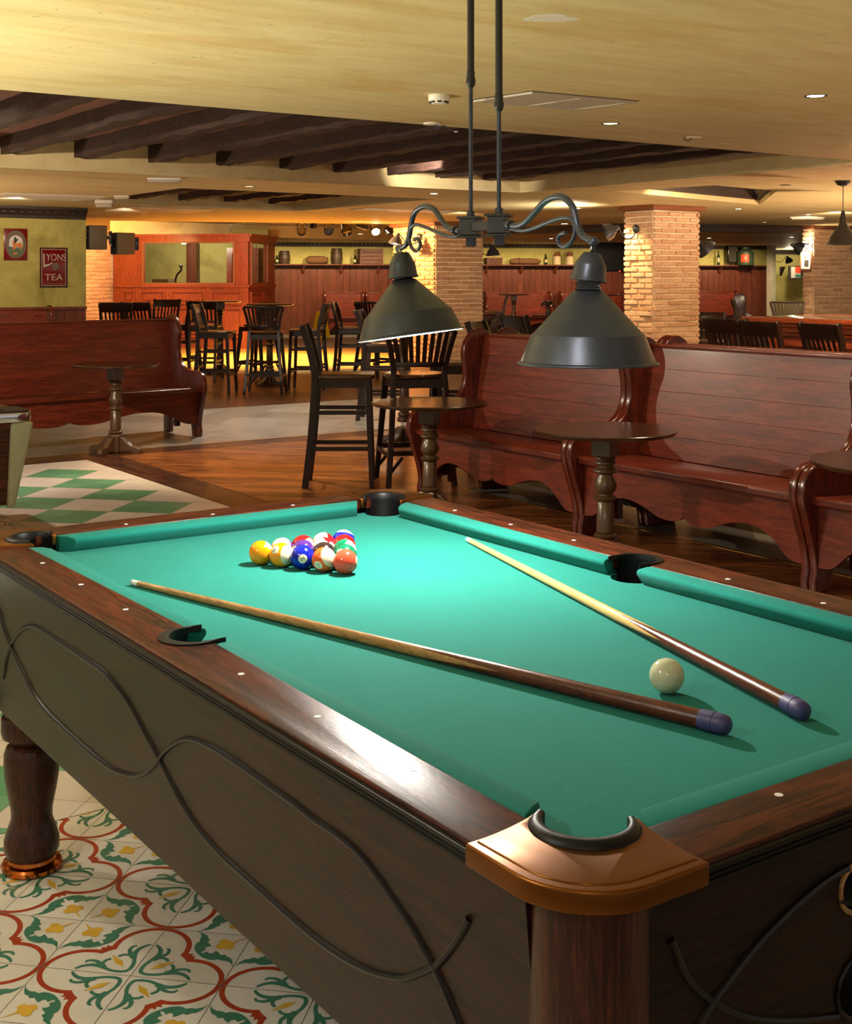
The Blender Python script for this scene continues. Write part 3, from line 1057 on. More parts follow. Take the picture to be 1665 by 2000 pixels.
# wooden rails
CR = 0.155                                             # where the corner plates begin
def rail(poly, mat, notch=None):
    mb = MB()
    mb.slab(poly, TOP - 0.03, TOP)
    return tb(mb, 'rail', mat, bev=0.003, seg=3, smooth=True, ang=50)
lx = OX0 + 0.004
rail([(lx, OY0 + CR), (WX0, OY0 + CR)] + arc(NX0 - SPX, MY, PR + 0.006, -82, -278, 14) + [(WX0, OY1 - CR), (lx, OY1 - CR)], 'rail_wood')
rx = OX1 - 0.004
rail([(rx, OY1 - CR), (WX1, OY1 - CR)] + arc(NX1 + SPX, MY, PR + 0.006, 98, -98, 14) + [(WX1, OY0 + CR), (rx, OY0 + CR)], 'rail_wood')
rail([(OX0 + CR, OY0 + 0.004), (OX1 - CR, OY0 + 0.004), (OX1 - CR, WY0), (OX0 + CR, WY0)], 'rail_wood_x')
rail([(OX0 + CR, WY1), (OX1 - CR, WY1), (OX1 - CR, OY1 - 0.004), (OX0 + CR, OY1 - 0.004)], 'rail_wood_x')
# grooved black band round the outside
def band(p, q, n):
    p, q, n = Vector((p[0], p[1], 0)), Vector((q[0], q[1], 0)), Vector((n[0], n[1], 0))
    prof = [(0.012, TOP - 0.004), (-0.003, TOP - 0.0055), (-0.006, TOP - 0.009), (-0.003, TOP - 0.0105), (-0.006, TOP - 0.0125), (-0.006, TOP - 0.015), (-0.003, TOP - 0.0165), (-0.006, TOP - 0.0185), (-0.005, TOP - 0.022), (0.012, TOP - 0.023)]
    mb = MB()
    mb.prism(prof, lambda t: p + n * t[0] + Vector((0, 0, t[1])), lambda t: q + n * t[0] + Vector((0, 0, t[1])))
    tb(mb, 'edge_band', 'rubber', smooth=False)
band((OX0, OY0 + 0.15), (OX0, OY1 - 0.15), (1, 0))
band((OX1, OY0 + 0.15), (OX1, OY1 - 0.15), (-1, 0))
band((OX0 + 0.15, OY0), (OX1 - 0.15, OY0), (0, 1))
band((OX0 + 0.15, OY1), (OX1 - 0.15, OY1), (0, -1))
# copper corner plates, black pocket rims and pocket liners
def bez(a, c, b, n=8):
    return [((1 - t) ** 2 * a[0] + 2 * t * (1 - t) * c[0] + t * t * b[0], (1 - t) ** 2 * a[1] + 2 * t * (1 - t) * c[1] + t * t * b[1]) for t in [i / n for i in range(n + 1)]]
def corner(ix, iy):
    sx, sy = (1, -1)[ix], (1, -1)[iy]
    ox, oy = (OX0, OX1)[ix], (OY0, OY1)[iy]
    def w(p):
        return (ox + sx * p[0], oy + sy * p[1])
    pc = 0.125                                         # pocket centre in corner coordinates
    pl = (PK[0][0] - OX0, PK[0][1] - OY0)
    e = 0.186
    r = PR + 0.001
    round_ = arc(0.1, 0.1, 0.107, 180, 270, 12)
    ring = arc(pl[0], pl[1], r, -22, -248, 18)         # clockwise from the far side round the back of the hole
    p_a, p_b = ring[0], ring[-1]
    poly = [(-0.007, e)] + round_ + [(e, -0.007)] + bez((e, 0.0), (0.185, 0.05), (p_a[0] + 0.012, p_a[1]))[0:] + ring + bez((p_b[0], p_b[1] + 0.012), (0.05, 0.185), (0.0, e))[:-1]
    mb = MB()
    mb.slab([w(p) for p in poly], TOP - 0.023, TOP + 0.0035)
    plate = tb(mb, 'corner_plate', 'copper', bev=0.0035, seg=3, ang=45)
    # raised field inside the plate's rim
    inner = [(0.006, e - 0.006)] + arc(0.1, 0.1, 0.092, 180, 270, 12) + [(e - 0.006, 0.006)] + bez((e - 0.004, 0.012), (0.178, 0.055), (p_a[0] + 0.012, p_a[1] - 0.003)) + arc(pl[0], pl[1], r + 0.004, -22, -248, 18) + bez((p_b[0] - 0.003, p_b[1] + 0.01), (0.055, 0.178), (0.012, e - 0.004))
    mb = MB()
    mb.slab([w(p) for p in inner], TOP + 0.002, TOP + 0.0048)
    tb(mb, 'raised_field', 'copper', parent=plate, bev=0.0015, seg=2, ang=45)
    # rim: half ring with thinning ends
    N = 30
    mb = MB()
    rings = []
    for i in range(N + 1):
        a = math.radians(-28 - 214 * i / N)
        t = abs(i / N - 0.5) * 2
        wd = 0.0165 * (1 - 0.55 * t ** 3)
        hh = 0.008 * (1 - 0.1 * t ** 3)
        ca, sa = math.cos(a), math.sin(a)
        sec = [(r - 0.004, TOP - 0.01), (r - 0.004, TOP + 0.004 + hh * 0.6), (r - 0.001, TOP + 0.004 + hh), (r + wd * 0.45, TOP + 0.004 + hh), (r + wd, TOP + 0.006), (r + wd, TOP + 0.001)]
        rings.append([mb.bm.verts.new((*w((pl[0] + rr * ca, pl[1] + rr * sa)), z)) for rr, z in sec])
    for i in range(N):
        for k in range(6):
            mb.bm.faces.new([rings[i][k], rings[i][(k + 1) % 6], rings[i + 1][(k + 1) % 6], rings[i + 1][k]])
    mb.bm.faces.new(rings[0][::-1]); mb.bm.faces.new(rings[-1])
    tb(mb, 'pocket_rim', 'pocket_black', ang=60)
    mb = MB()
    rings = []
    for z, rr in ((TOP + 0.003, r - 0.003), (BED - 0.03, r - 0.002), (BED - 0.10, r - 0.012), (BED - 0.11, 0.02)):
        row = []
        for i in range(25):
            aa = math.radians(-135 + (95 - 190 * i / 24) * (1.25 if ix + iy else 1))
            off = abs(i / 24 - 0.5) * 190
            zz = z if (z < BED or ix + iy) else z - (TOP + 0.003 - BED + 0.004) * min(1, max(0, (off - 48) / 14))
            row.append(mb.bm.verts.new((*w((pl[0] + rr * math.cos(aa), pl[1] + rr * math.sin(aa))), zz)))
        rings.append(row)
    for j in range(3):
        for i in range(24):
            mb.bm.faces.new([rings[j][i], rings[j][i + 1], rings[j + 1][i + 1], rings[j + 1][i]])
    tb(mb, 'pocket_liner', 'pocket_black', ang=60)
for ix in (0, 1):
    for iy in (0, 1):
        corner(ix, iy)
for side in (0, 1):
    sx = (1, -1)[side]
    cx = (NX0 - SPX, NX1 + SPX)[side]
    N = 30
    mb = MB(); rings = []
    for i in range(N + 1):
        t = abs(i / N - 0.5) * 2
        a = math.radians(180 - (i / N - 0.5) * 2 * 97)
        wd = 0.019 * (1 - t ** 1.8) + 0.0025
        ca, sa = math.cos(a), math.sin(a)
        r0, ext = PR - 0.004, 0.0
        px, py = r0 * ca, r0 * sa
        if t > 0.82:                                    # long thin arms along the cushion ends
            px += (t - 0.82) / 0.18 * 0.026
        sec = [(0, TOP - 0.008), (0, TOP + 0.003), (wd * 0.5, TOP + 0.0045), (wd, TOP + 0.0025), (wd, TOP - 0.002)]
        rings.append([mb.bm.verts.new((cx + sx * (px + o * ca), MY + py + o * sa, z)) for o, z in sec])
    for i in range(N):
        for k in range(5):
            mb.bm.faces.new([rings[i][k], rings[i][(k + 1) % 5], rings[i + 1][(k + 1) % 5], rings[i + 1][k]])
    mb.bm.faces.new(rings[0][::-1]); mb.bm.faces.new(rings[-1])
    tb(mb, 'pocket_rim', 'pocket_black', ang=60)
    mb = MB(); rings = []
    for z, rr in ((TOP + 0.004, PR - 0.003), (BED - 0.03, PR - 0.001), (BED - 0.10, PR - 0.01), (BED - 0.11, 0.02)):
        rings.append([mb.bm.verts.new((cx + sx * rr * math.cos(math.radians(85 + 190 * i / 20)), MY + rr * math.sin(math.radians(85 + 190 * i / 20)), z)) for i in range(21)])
    for j in range(3):
        for i in range(20):
            mb.bm.faces.new([rings[j][i], rings[j][i + 1], rings[j + 1][i + 1], rings[j + 1][i]])
    tb(mb, 'pocket_liner', 'pocket_black', ang=60)
# white sights
SPC = 0.2475
for x in (0.947, 2.099):
    for k in (1, 2, 3, 5, 6, 7):
        mb = MB(); mb.lathe([(0.0056, 0), (0.0056, 0.0008)], (x, NY1 - k * SPC, TOP - 0.0003), 16)
        tb(mb, 'sight', 'diamond_white')
for y in (1.064, 3.206):
    for k in (1, 2, 3):
        mb = MB(); mb.lathe([(0.0056, 0), (0.0056, 0.0008)], (NX0 + k * SPC, y, TOP - 0.0003), 16)
        tb(mb, 'sight', 'diamond_white')
# cabinet
ZB, ZT = 0.415, 0.784
def cab_x(z):
    return 0.885 + 0.035 * (ZT - z) / (ZT - ZB)
mb = MB()
prof = [(cab_x(ZT), ZT), (cab_x(ZB), ZB), (cab_x(ZB) + 0.03, ZB), (cab_x(ZT) + 0.03, ZT)]
mb.prism(prof, lambda p: (p[0], 1.085, p[1]), lambda p: (p[0], 3.19, p[1]))
tb(mb, 'side_panel', 'cabinet_wood', smooth=False)
mb = MB()
mb.prism([(2 * MX - p[0], p[1]) for p in prof], lambda p: (p[0], 1.05, p[1]), lambda p: (p[0], 3.22, p[1]))
tb(mb, 'side_panel', 'cabinet_wood', smooth=False)
EY = 1.0
def ell(cx, cz, rx, rz, n=28, pw=2.4):
    o = []
    for i in range(n):
        a = 2 * PI * i / n
        c, s = math.cos(a), math.sin(a)
        o.append((cx + rx * math.copysign(abs(c) ** (2 / pw), c), cz + rz * math.copysign(abs(s) ** (2 / pw), s)))
    return o
hole1, hole2 = ell(1.372, 0.698, 0.061, 0.034), ell(1.52, 0.575, 0.216, 0.062)
mb = MB()
mb.prism(rect(0.95, 2.096, ZB, ZT), lambda p: (p[0], EY, p[1]), lambda p: (p[0], EY + 0.025, p[1]), holes=[hole1, hole2])
ep = tb(mb, 'end_panel', 'cabinet_wood_x', smooth=False)
for h in (hole1, hole2):
    mb = MB()
    pts = [(p[0], EY - 0.001, p[1]) for p in h]
    mb.tube(pts + pts[:2], 0.0035, 6, cap=False)
    tb(mb, 'opening_rim', 'cue_light' if h is hole1 else 'moulding_dark', parent=ep)
mb = MB()
mb.box((1.5, EY + 0.12, 0.6), (0.8, 0.01, 0.34))
mb.bar((1.3, EY + 0.02, 0.69), (1.5, EY + 0.1, 0.675), 0.08, 0.004)
tb(mb, 'ball_return', 'dark_slot', smooth=False)
mb = MB()
mb.prism(rect(0.95, 2.096, ZB, ZT), lambda p: (p[0], 3.27, p[1]), lambda p: (p[0], 3.245, p[1]))
tb(mb, 'end_panel', 'cabinet_wood_x', smooth=False)
mb = MB(); mb.box((MX, MY, ZB + 0.012), (1.16, 2.2, 0.02)); tb(mb, 'bottom_board', 'cabinet_wood', smooth=False)
for x in (0.955, 2 * MX - 0.955):
    for y in (1.058, 2 * MY - 1.058):
        ca = math.degrees(math.atan2(MY - y, MX - x))
        ca = 45 * round((ca - 45) / 90) * 2 + 45
        mb = MB(); mb.slab(arc(x, y, 0.067, ca + 65, ca + 295, 40), 0.40, 0.782)
        tb(mb, 'corner_post', 'post_wood')
# curved mouldings on the panels
MA = [(3.19, 0.68), (3.10, 0.704), (3.025, 0.674), (2.997, 0.638), (2.96, 0.61), (2.911, 0.582), (2.857, 0.557), (2.805, 0.532), (2.729, 0.518), (2.622, 0.512), (2.531, 0.51), (2.444, 0.509), (2.37, 0.512), (2.307, 0.521), (2.236, 0.539), (2.173, 0.567), (2.119, 0.603), (2.083, 0.631), (2.033, 0.661), (1.987, 0.682), (1.944, 0.693), (1.872, 0.701), (1.78, 0.703), (1.686, 0.702), (1.614, 0.701), (1.55, 0.698), (1.495, 0.699), (1.442, 0.695), (1.398, 0.682), (1.36, 0.665), (1.324, 0.647), (1.3, 0.631), (1.278, 0.615), (1.257, 0.597), (1.23, 0.564), (1.20, 0.54), (1.14, 0.522)]
MBC = [(3.05, 0.51), (3.03, 0.532), (3.006, 0.567), (2.96, 0.61), (2.889, 0.654), (2.806, 0.688), (2.733, 0.699), (2.645, 0.701), (2.53, 0.702), (2.432, 0.703), (2.35, 0.702), (2.292, 0.691), (2.244, 0.678), (2.2, 0.658), (2.165, 0.637), (2.13, 0.62), (2.105, 0.606), (2.077, 0.59), (2.036, 0.566), (1.97, 0.54), (1.883, 0.525), (1.809, 0.522), (1.741, 0.52), (1.671, 0.518), (1.605, 0.517), (1.546, 0.519), (1.486, 0.526), (1.419, 0.54), (1.351, 0.565), (1.305, 0.594), (1.272, 0.617), (1.244, 0.645), (1.215, 0.679), (1.194, 0.708)]
def strip(pts, place, name='moulding'):
    P = [place(p) for p in smooth_path([(a, b, 0) for a, b in pts], 4)]
    mb = MB(); mb.tube(P, 0.005, 8)
    tb(mb, name, 'moulding_dark')
for m in (MA, MBC):
    strip(m, lambda p: Vector((cab_x(p.y) - 0.0005, p.x, p.y)))
    strip(m, lambda p: Vector((2 * MX - cab_x(p.y) + 0.0005, p.x, p.y)))
EC1 = [(1.02, 0.728), (1.025, 0.719), (1.034, 0.699), (1.047, 0.677), (1.065, 0.658), (1.086, 0.64), (1.111, 0.622), (1.142, 0.604), (1.179, 0.588), (1.23, 0.571), (1.283, 0.557), (1.305, 0.551)]
EC2 = [(1.0, 0.545), (1.02, 0.57), (1.045, 0.60), (1.063, 0.618), (1.078, 0.632), (1.093, 0.643), (1.111, 0.654), (1.13, 0.665), (1.155, 0.679), (1.187, 0.693), (1.225, 0.707), (1.264, 0.718), (1.296, 0.724), (1.325, 0.727)]
for m in (EC1, EC2):
    strip(m, lambda p: Vector((p.x, EY - 0.0005, p.y)))
    strip(m, lambda p: Vector((2 * MX - p.x + 0.0, EY - 0.0005, p.y)))
LEG = [(0.058, 0.032), (0.066, 0.05), (0.066, 0.075), (0.058, 0.10), (0.049, 0.125), (0.05, 0.15), (0.058, 0.19), (0.064, 0.225), (0.067, 0.26), (0.066, 0.285), (0.06, 0.302), (0.048, 0.312), (0.052, 0.32), (0.07, 0.328), (0.073, 0.338), (0.073, 0.372), (0.07, 0.378), (0.064, 0.382), (0.064, 0.39), (0.072, 0.394), (0.073, 0.40), (0.073, 0.43), (0.068, 0.44)]
for x in (1.01, 2 * MX - 1.01):
    for y in (1.12, 3.15):
        mb = MB(); mb.lathe(LEG, (x, y, 0), 48)
        l = tb(mb, 'leg', 'leg_wood', ang=30)
        mb = MB(); mb.lathe([(0.060, 0.0), (0.071, 0.004), (0.073, 0.014), (0.069, 0.02), (0.058, 0.023), (0.055, 0.036)], (x, y, 0), 48)
        tb(mb, 'foot_ring', 'copper_shiny', parent=l)

# ---------------------------------------------------------------- balls
BR = 0.0286
VIEW_R = Vector((CY, -SY, 0))
def ball(c, col, num=None, stripe=False, nd=(0, 0), cap=None, spin=0.0, label='', ncol='ball_ivory'):
    c = Vector(c)
    t = thing('pool_ball', label, 'ball', c, group='racked pool balls')
    to = (Vector((0, 0, EYE)) - c).normalized()
    up = VIEW_R.cross(-to).normalized()
    rt = (-to).cross(up).normalized()
    def vd(p):
        z = math.sqrt(max(0, 1 - p[0] ** 2 - p[1] ** 2))
        return (rt * p[0] + up * p[1] + to * z).normalized()
    n = vd(nd)
    if cap is not None:
        ax = vd(cap)
        ax = (ax - n * ax.dot(n)).normalized()
    else:
        ax = (up - n * up.dot(n)).normalized()
    ay = ax.cross(n).normalized()
    rot = Matrix((n, ay, ax)).transposed()               # local x = number, z = stripe axis
    mb = MB()
    # profile split at the stripe's edges
    hs = sorted(set([-1, 1] + [math.sin(math.radians(a)) for a in range(-84, 85, 7)] + [-0.56, 0.56]))
    prof = []
    for i, h in enumerate(hs):
        mid = (h + (hs[i + 1] if i + 1 < len(hs) else h)) / 2
        prof.append((BR * math.sqrt(max(0, 1 - h * h)), BR * h, 1 if (stripe and abs(mid) > 0.56) else 0))
    mb.lathe(prof, (0, 0, 0), 40, rot.to_4x4(), cap=False)
    mb.build('ball_body', [col, 'ball_ivory'], t, ang=180)
    if num is not None:
        s = math.radians(spin)
        e1 = rt - n * rt.dot(n)
        if e1.length < 1e-3:
            e1 = up - n * up.dot(n)
        e1.normalize()
        e2 = n.cross(e1)
        f1 = e1 * math.cos(s) + e2 * math.sin(s)
        f2 = n.cross(f1)
        def onb(x, y, k):
            return (n * math.sqrt(max(1e-9, BR ** 2 - x * x - y * y)) + f1 * x + f2 * y).normalized() * (BR + k)
        mb = MB()
        for j in range(4):
            for i in range(24):
                a0, a1 = 2 * PI * i / 24, 2 * PI * (i + 1) / 24
                r0, r1 = 0.0104 * j / 4, 0.0104 * (j + 1) / 4
                q = [onb(r0 * math.cos(a0), r0 * math.sin(a0), 0.0001), onb(r1 * math.cos(a0), r1 * math.sin(a0), 0.0001), onb(r1 * math.cos(a1), r1 * math.sin(a1), 0.0001), onb(r0 * math.cos(a1), r0 * math.sin(a1), 0.0001)]
                mb.face(q[1:] if j == 0 else q, 0)
        mb.build('number_spot', ncol, t, ang=180)
        vs, fs = glyphs(num, 0.0165 if len(num) < 2 else 0.013)
        mb = MB()
        for f in fs:
            mb.face([onb(vs[i][0], vs[i][1], 0.00025) for i in f])
        mb.build('numeral', 'ink_black', t, smooth=False)
    return t
ZBALL = BED + BR
r1 = Vector((0.5, -0.8660, 0))
bk = Vector((0.8660, 0.5, 0))
o1 = Vector((1.428, 2.742, ZBALL))
def spot(row, k):
    return o1 + r1 * (0.0574 * (k + row * 0.5)) + bk * (0.0574 * 0.8660 * row)
ball(spot(0, 0), 'ball_yellow', '1', False, (0.64, 0.62), None, -70, 'plain yellow pool ball at the outer corner of the rack')
ball(spot(0, 1), 'ball_yellow', '9', True, (-0.57, 0.44), (0.60, 0.10), 130, 'white pool ball with a yellow band, next to the plain yellow one')
ball(spot(0, 2), 'ball_blue', '2', False, (0.02, -0.14), None, 130, 'plain blue pool ball in the middle of the front row')
ball(spot(0, 3), 'ball_orange', '13', True, (-0.48, -0.50), (0.55, 0.22), 75, 'white pool ball with an orange band numbered 13')
ball(spot(0, 4), 'ball_coral', '5', False, (0.96, 0.12), None, 0, 'plain coral red pool ball at the near end of the front row')
ball(spot(1, 0), 'ball_purple', None, True, (0.9, -0.2), (-0.1, 0.55), 0, 'white pool ball with a purple band behind the yellow ones')
ball(spot(1, 1), 'ball_purple', '4', False, (-0.72, 0.1), None, 30, 'plain purple pool ball behind the blue one')
ball(spot(1, 2), 'ball_black', None, False, (0, 0), None, 0, 'black pool ball in the middle of the rack')
ball(spot(1, 3), 'ball_green', '6', False, (-0.38, 0.27), None, 80, 'plain green pool ball behind the coral red one')
ball(spot(2, 0), 'ball_red', '7', False, (0.60, 0.45), None, -60, 'plain dark red pool ball behind the purple ones')
ball(spot(2, 1), 'ball_maroon', '11', True, (0.70, 0.25), (-0.45, 0.35), -60, 'mostly white pool ball with a red band and number, behind the black one')
ball(spot(2, 2), 'ball_green', None, True, (-0.5, 0.6), (0.62, 0.4), 0, 'white pool ball with a green band behind the plain green one')
ball(spot(3, 0), 'ball_red', None, True, (0.75, 0.1), (-0.2, 0.55), 0, 'cream pool ball with a red band, second from the back of the rack')
ball(spot(3, 1), 'ball_red', None, False, (0.5, 0), None, 0, 'plain bright red pool ball before the blue banded one')
ball(spot(4, 0), 'ball_blue', None, True, (0, 0.3), (0.1, 0.85), 0, 'white pool ball with a blue band at the back point of the rack')
mb = MB(); mb.sphere((0, 0, 0), BR, 48, 28)
cb = mb.build('cue_ball', 'cue_ball_ivory', None, (1.5345, 1.5115, ZBALL), ang=180)
tag(cb, 'ivory white cue ball lying alone between the two cues', 'ball')

# ---------------------------------------------------------------- cues
def cue(tip, butt, z0, z1, label, light, roll):
    tip, butt = Vector((tip[0], tip[1], z0)), Vector((butt[0], butt[1], z1))
    L = (tip - butt).length
    d = (tip - butt).normalized()
    t = thing('pool_cue', label, 'cue', butt, group='cues on the pool table')
    y = d
    x = Vector((d.y, -d.x, 0)).normalized()
    z = x.cross(y)
    rot = Matrix((x, y, z)).transposed().to_4x4() @ Matrix.Rotation(math.radians(roll), 4, 'Y')
    r_b, r_t = 0.0140, 0.0062
    def rad(s):
        return r_b + (r_t - r_b) * min(1, s / L) ** 0.92
    tocue = rot @ Matrix.Rotation(-PI / 2, 4, 'X')       # lathe axis -> along the cue
    def lath(a, b, name, mat, off=0.0, n=28):
        mb = MB()
        k = 14
        mb.lathe([(rad(a + (b - a) * i / k) + off, a + (b - a) * i / k) for i in range(k + 1)], (0, 0, 0), n, tocue)
        return mb.build(name, mat, t, ang=50)
    b0, b1, bs = 0.034, 0.41, 0.60
    lath(b0 + 0.30, L - 0.022, 'shaft', light)
    lath(b0 - 0.004, b1, 'butt', 'cue_brown', 0.0002)
    # four spliced points of dark wood running up the shaft
    mb = MB()
    for q in range(4):
        a0 = q * PI / 2
        N = 16
        for i in range(N):
            s0, s1 = b1 - 0.002 + (bs - b1) * i / N, b1 - 0.002 + (bs - b1) * (i + 1) / N
            w0, w1 = 0.785 * (1 - i / N), 0.785 * (1 - (i + 1) / N)
            for j in range(6):
                f0, f1 = -1 + 2 * j / 6, -1 + 2 * (j + 1) / 6
                def P(s, w, f):
                    a = a0 + w * f
                    return tocue @ Vector(((rad(s) + 0.00025) * math.cos(a), (rad(s) + 0.00025) * math.sin(a), s))
                mb.face([P(s0, w0, f0), P(s0, w0, f1), P(s1, w1, f1), P(s1, w1, f0)])
    mb.build('splice_point', 'cue_brown', t, ang=60)
    lath(L - 0.024, L - 0.006, 'ferrule', 'cue_ferrule', 0.0001)
    lath(L - 0.007, L, 'leather_tip', 'cue_tip')
    mb = MB()
    N = 32
    prof = [(0.0, -0.013), (0.009, -0.0125), (0.0135, -0.009), (0.0155, 0.0), (0.0155, 0.012), (0.0162, 0.0125), (0.0162, 0.018), (0.0155, 0.0185), (0.0152, 0.036)]
    rings = []
    for r, s in prof:
        rings.append([mb.bm.verts.new(tocue @ Vector(((max(r, 1e-5) - (0.0007 if (k % 2 and s > 0.002) else 0)) * math.cos(2 * PI * k / N), (max(r, 1e-5) - (0.0007 if (k % 2 and s > 0.002) else 0)) * math.sin(2 * PI * k / N), s))) for k in range(N)])
    for j in range(len(rings) - 1):
        for i in range(N):
            mb.bm.faces.new([rings[j][i], rings[j][(i + 1) % N], rings[j + 1][(i + 1) % N], rings[j + 1][i]])
    mb.bm.faces.new(rings[-1])
    mb.build('rubber_bumper', 'cue_bumper', t, ang=40)
    return t
cue((1.097, 2.722), (1.462, 1.326), BED + 0.0066, BED + 0.0165, 'pool cue with tan shaft and dark butt, between the cue ball and the copper corner', 'cue_light', 55)
cue((1.989, 2.671), (1.610, 1.301), BED + 0.0066, BED + 0.0165, 'pool cue with pale maple shaft and glossy red brown butt, lying beyond the cue ball', 'cue_maple', 55)

# ---------------------------------------------------------------- the lamp over the table
PL, PRT = Vector(ray(803, 3.06)), Vector(ray(1150, 2.36))
LD = (PRT - PL).normalized()
def lp(u, v, off=0.0):
    r = Vector(ray(u, 1.0))
    den = r.x * LD.y - r.y * LD.x
    k = (PL.x * LD.y - PL.y * LD.x) / den
    w = r * k
    return Vector((w.x, w.y, height_at(v, k)))
LN = Vector((-LD.y, LD.x, 0))
LX = Vector((LD.x, LD.y, 0))
HL, HR = lp(920, 446), lp(975, 437)
LC = Vector(((HL.x + HR.x) / 2, (HL.y + HR.y) / 2, 0))
lamp = thing('billiard_lamp', 'black iron hanging lamp with two metal shades over the pool table', 'lamp', LC)
def lb(mb, name, mat, **k):
    return mb.build(name, mat, k.pop('parent', lamp), shift=LC, **k)
lang = math.atan2(LD.y, LD.x)
hz = (HL.z + HR.z) / 2
for h, zc in ((HL, 1.872), (HR, 1.806)):
    c = (h.x, h.y)
    mb = MB(); mb.lathe([(0.0046, hz + 0.02), (0.0046, zc)], (c[0], c[1], 0), 16)
    mb.lathe([(0.0085, hz + 0.022), (0.0085, hz + 0.034), (0.006, hz + 0.036)], (c[0], c[1], 0), 16)
    lb(mb, 'lower_rod', 'lamp_iron')
    mb = MB(); mb.lathe([(0.004, zc - 0.012), (0.0085, zc - 0.008), (0.0105, zc), (0.0105, zc + 0.006), (0.0085, zc + 0.012), (0.0088, zc + 0.014), (0.0088, zc + 0.024), (0.0078, zc + 0.025)], (c[0], c[1], 0), 20)
    lb(mb, 'rod_joint', 'lamp_bar')
    mb = MB(); mb.lathe([(0.0076, zc + 0.02), (0.0076, CZ - 0.01)], (c[0], c[1], 0), 20)
    lb(mb, 'upper_rod', 'lamp_bar')
    mb = MB()
    mb.box((h.x, h.y, hz), (0.04, 0.04, 0.036), lang + 0.78)
    mb.box((h.x, h.y, hz + 0.02), (0.05, 0.05, 0.005), lang + 0.78)
    mb.box((h.x, h.y, hz - 0.021), (0.05, 0.05, 0.004), lang + 0.78)
    lb(mb, 'joint_block', 'lamp_bar', bev=0.0015, smooth=False)
    mb = MB(); mb.lathe([(0.013, hz - 0.042), (0.013, hz - 0.022)], (h.x, h.y, 0), 6)
    lb(mb, 'hexagon_nut', 'socket_black', smooth=False)
mb = MB(); mb.bar((HL.x, HL.y, hz), (HR.x, HR.y, hz), 0.022, 0.018)
lb(mb, 'crossbar', 'lamp_bar', smooth=False)
mb = MB(); mb.lathe([(0.05, CZ - 0.025), (0.05, CZ - 0.002)], (HL.x, HL.y, 0), 24).lathe([(0.05, CZ - 0.025), (0.05, CZ - 0.002)], (HR.x, HR.y, 0), 24)
lb(mb, 'ceiling_plate', 'lamp_bar')
Q = 2.5227
def lpath(pts):
    return smooth_path([lp(640 + x / Q, 380 + y / Q) for x, y in pts], 5)
armL = [(655, 180), (600, 165), (560, 122), (530, 78), (492, 57), (452, 68), (425, 100), (412, 150), (402, 208), (385, 250), (350, 268)]
scrL = [(655, 203), (605, 206), (545, 187), (480, 160), (435, 148), (414, 165), (404, 210), (410, 252), (430, 276), (450, 268), (458, 244), (447, 222), (430, 219), (428, 230)]
armR = [(870, 137), (920, 154), (970, 140), (1020, 90), (1070, 36), (1120, 12), (1165, 15), (1205, 55), (1222, 110), (1236, 165), (1262, 206), (1312, 231)]
scrR = [(872, 160), (950, 178), (1010, 168), (1080, 140), (1140, 119), (1187, 115), (1212, 136), (1220, 180), (1206, 226), (1175, 255), (1147, 250), (1134, 225), (1148, 197), (1175, 189)]
for a, s in ((armL, scrL), (armR, scrR)):
    mb = MB(); mb.tube(lpath(a), 0.0066, 12)
    b = lpath(a)
    mb.tube([b[0] + (b[1] - b[0]).normalized() * 0.02, b[0] + (b[1] - b[0]).normalized() * 0.032], 0.010, 14)
    arm = lb(mb, 'curved_arm', 'lamp_iron', ang=60)
    mb = MB(); mb.tube([p + LN * 0.0 for p in lpath(s)], 0.0042, 10)
    lb(mb, 'scroll', 'lamp_iron', parent=arm, ang=60)
VRT, VFW = Vector((CY, -SY, 0)), Vector((SY, CY, 0))
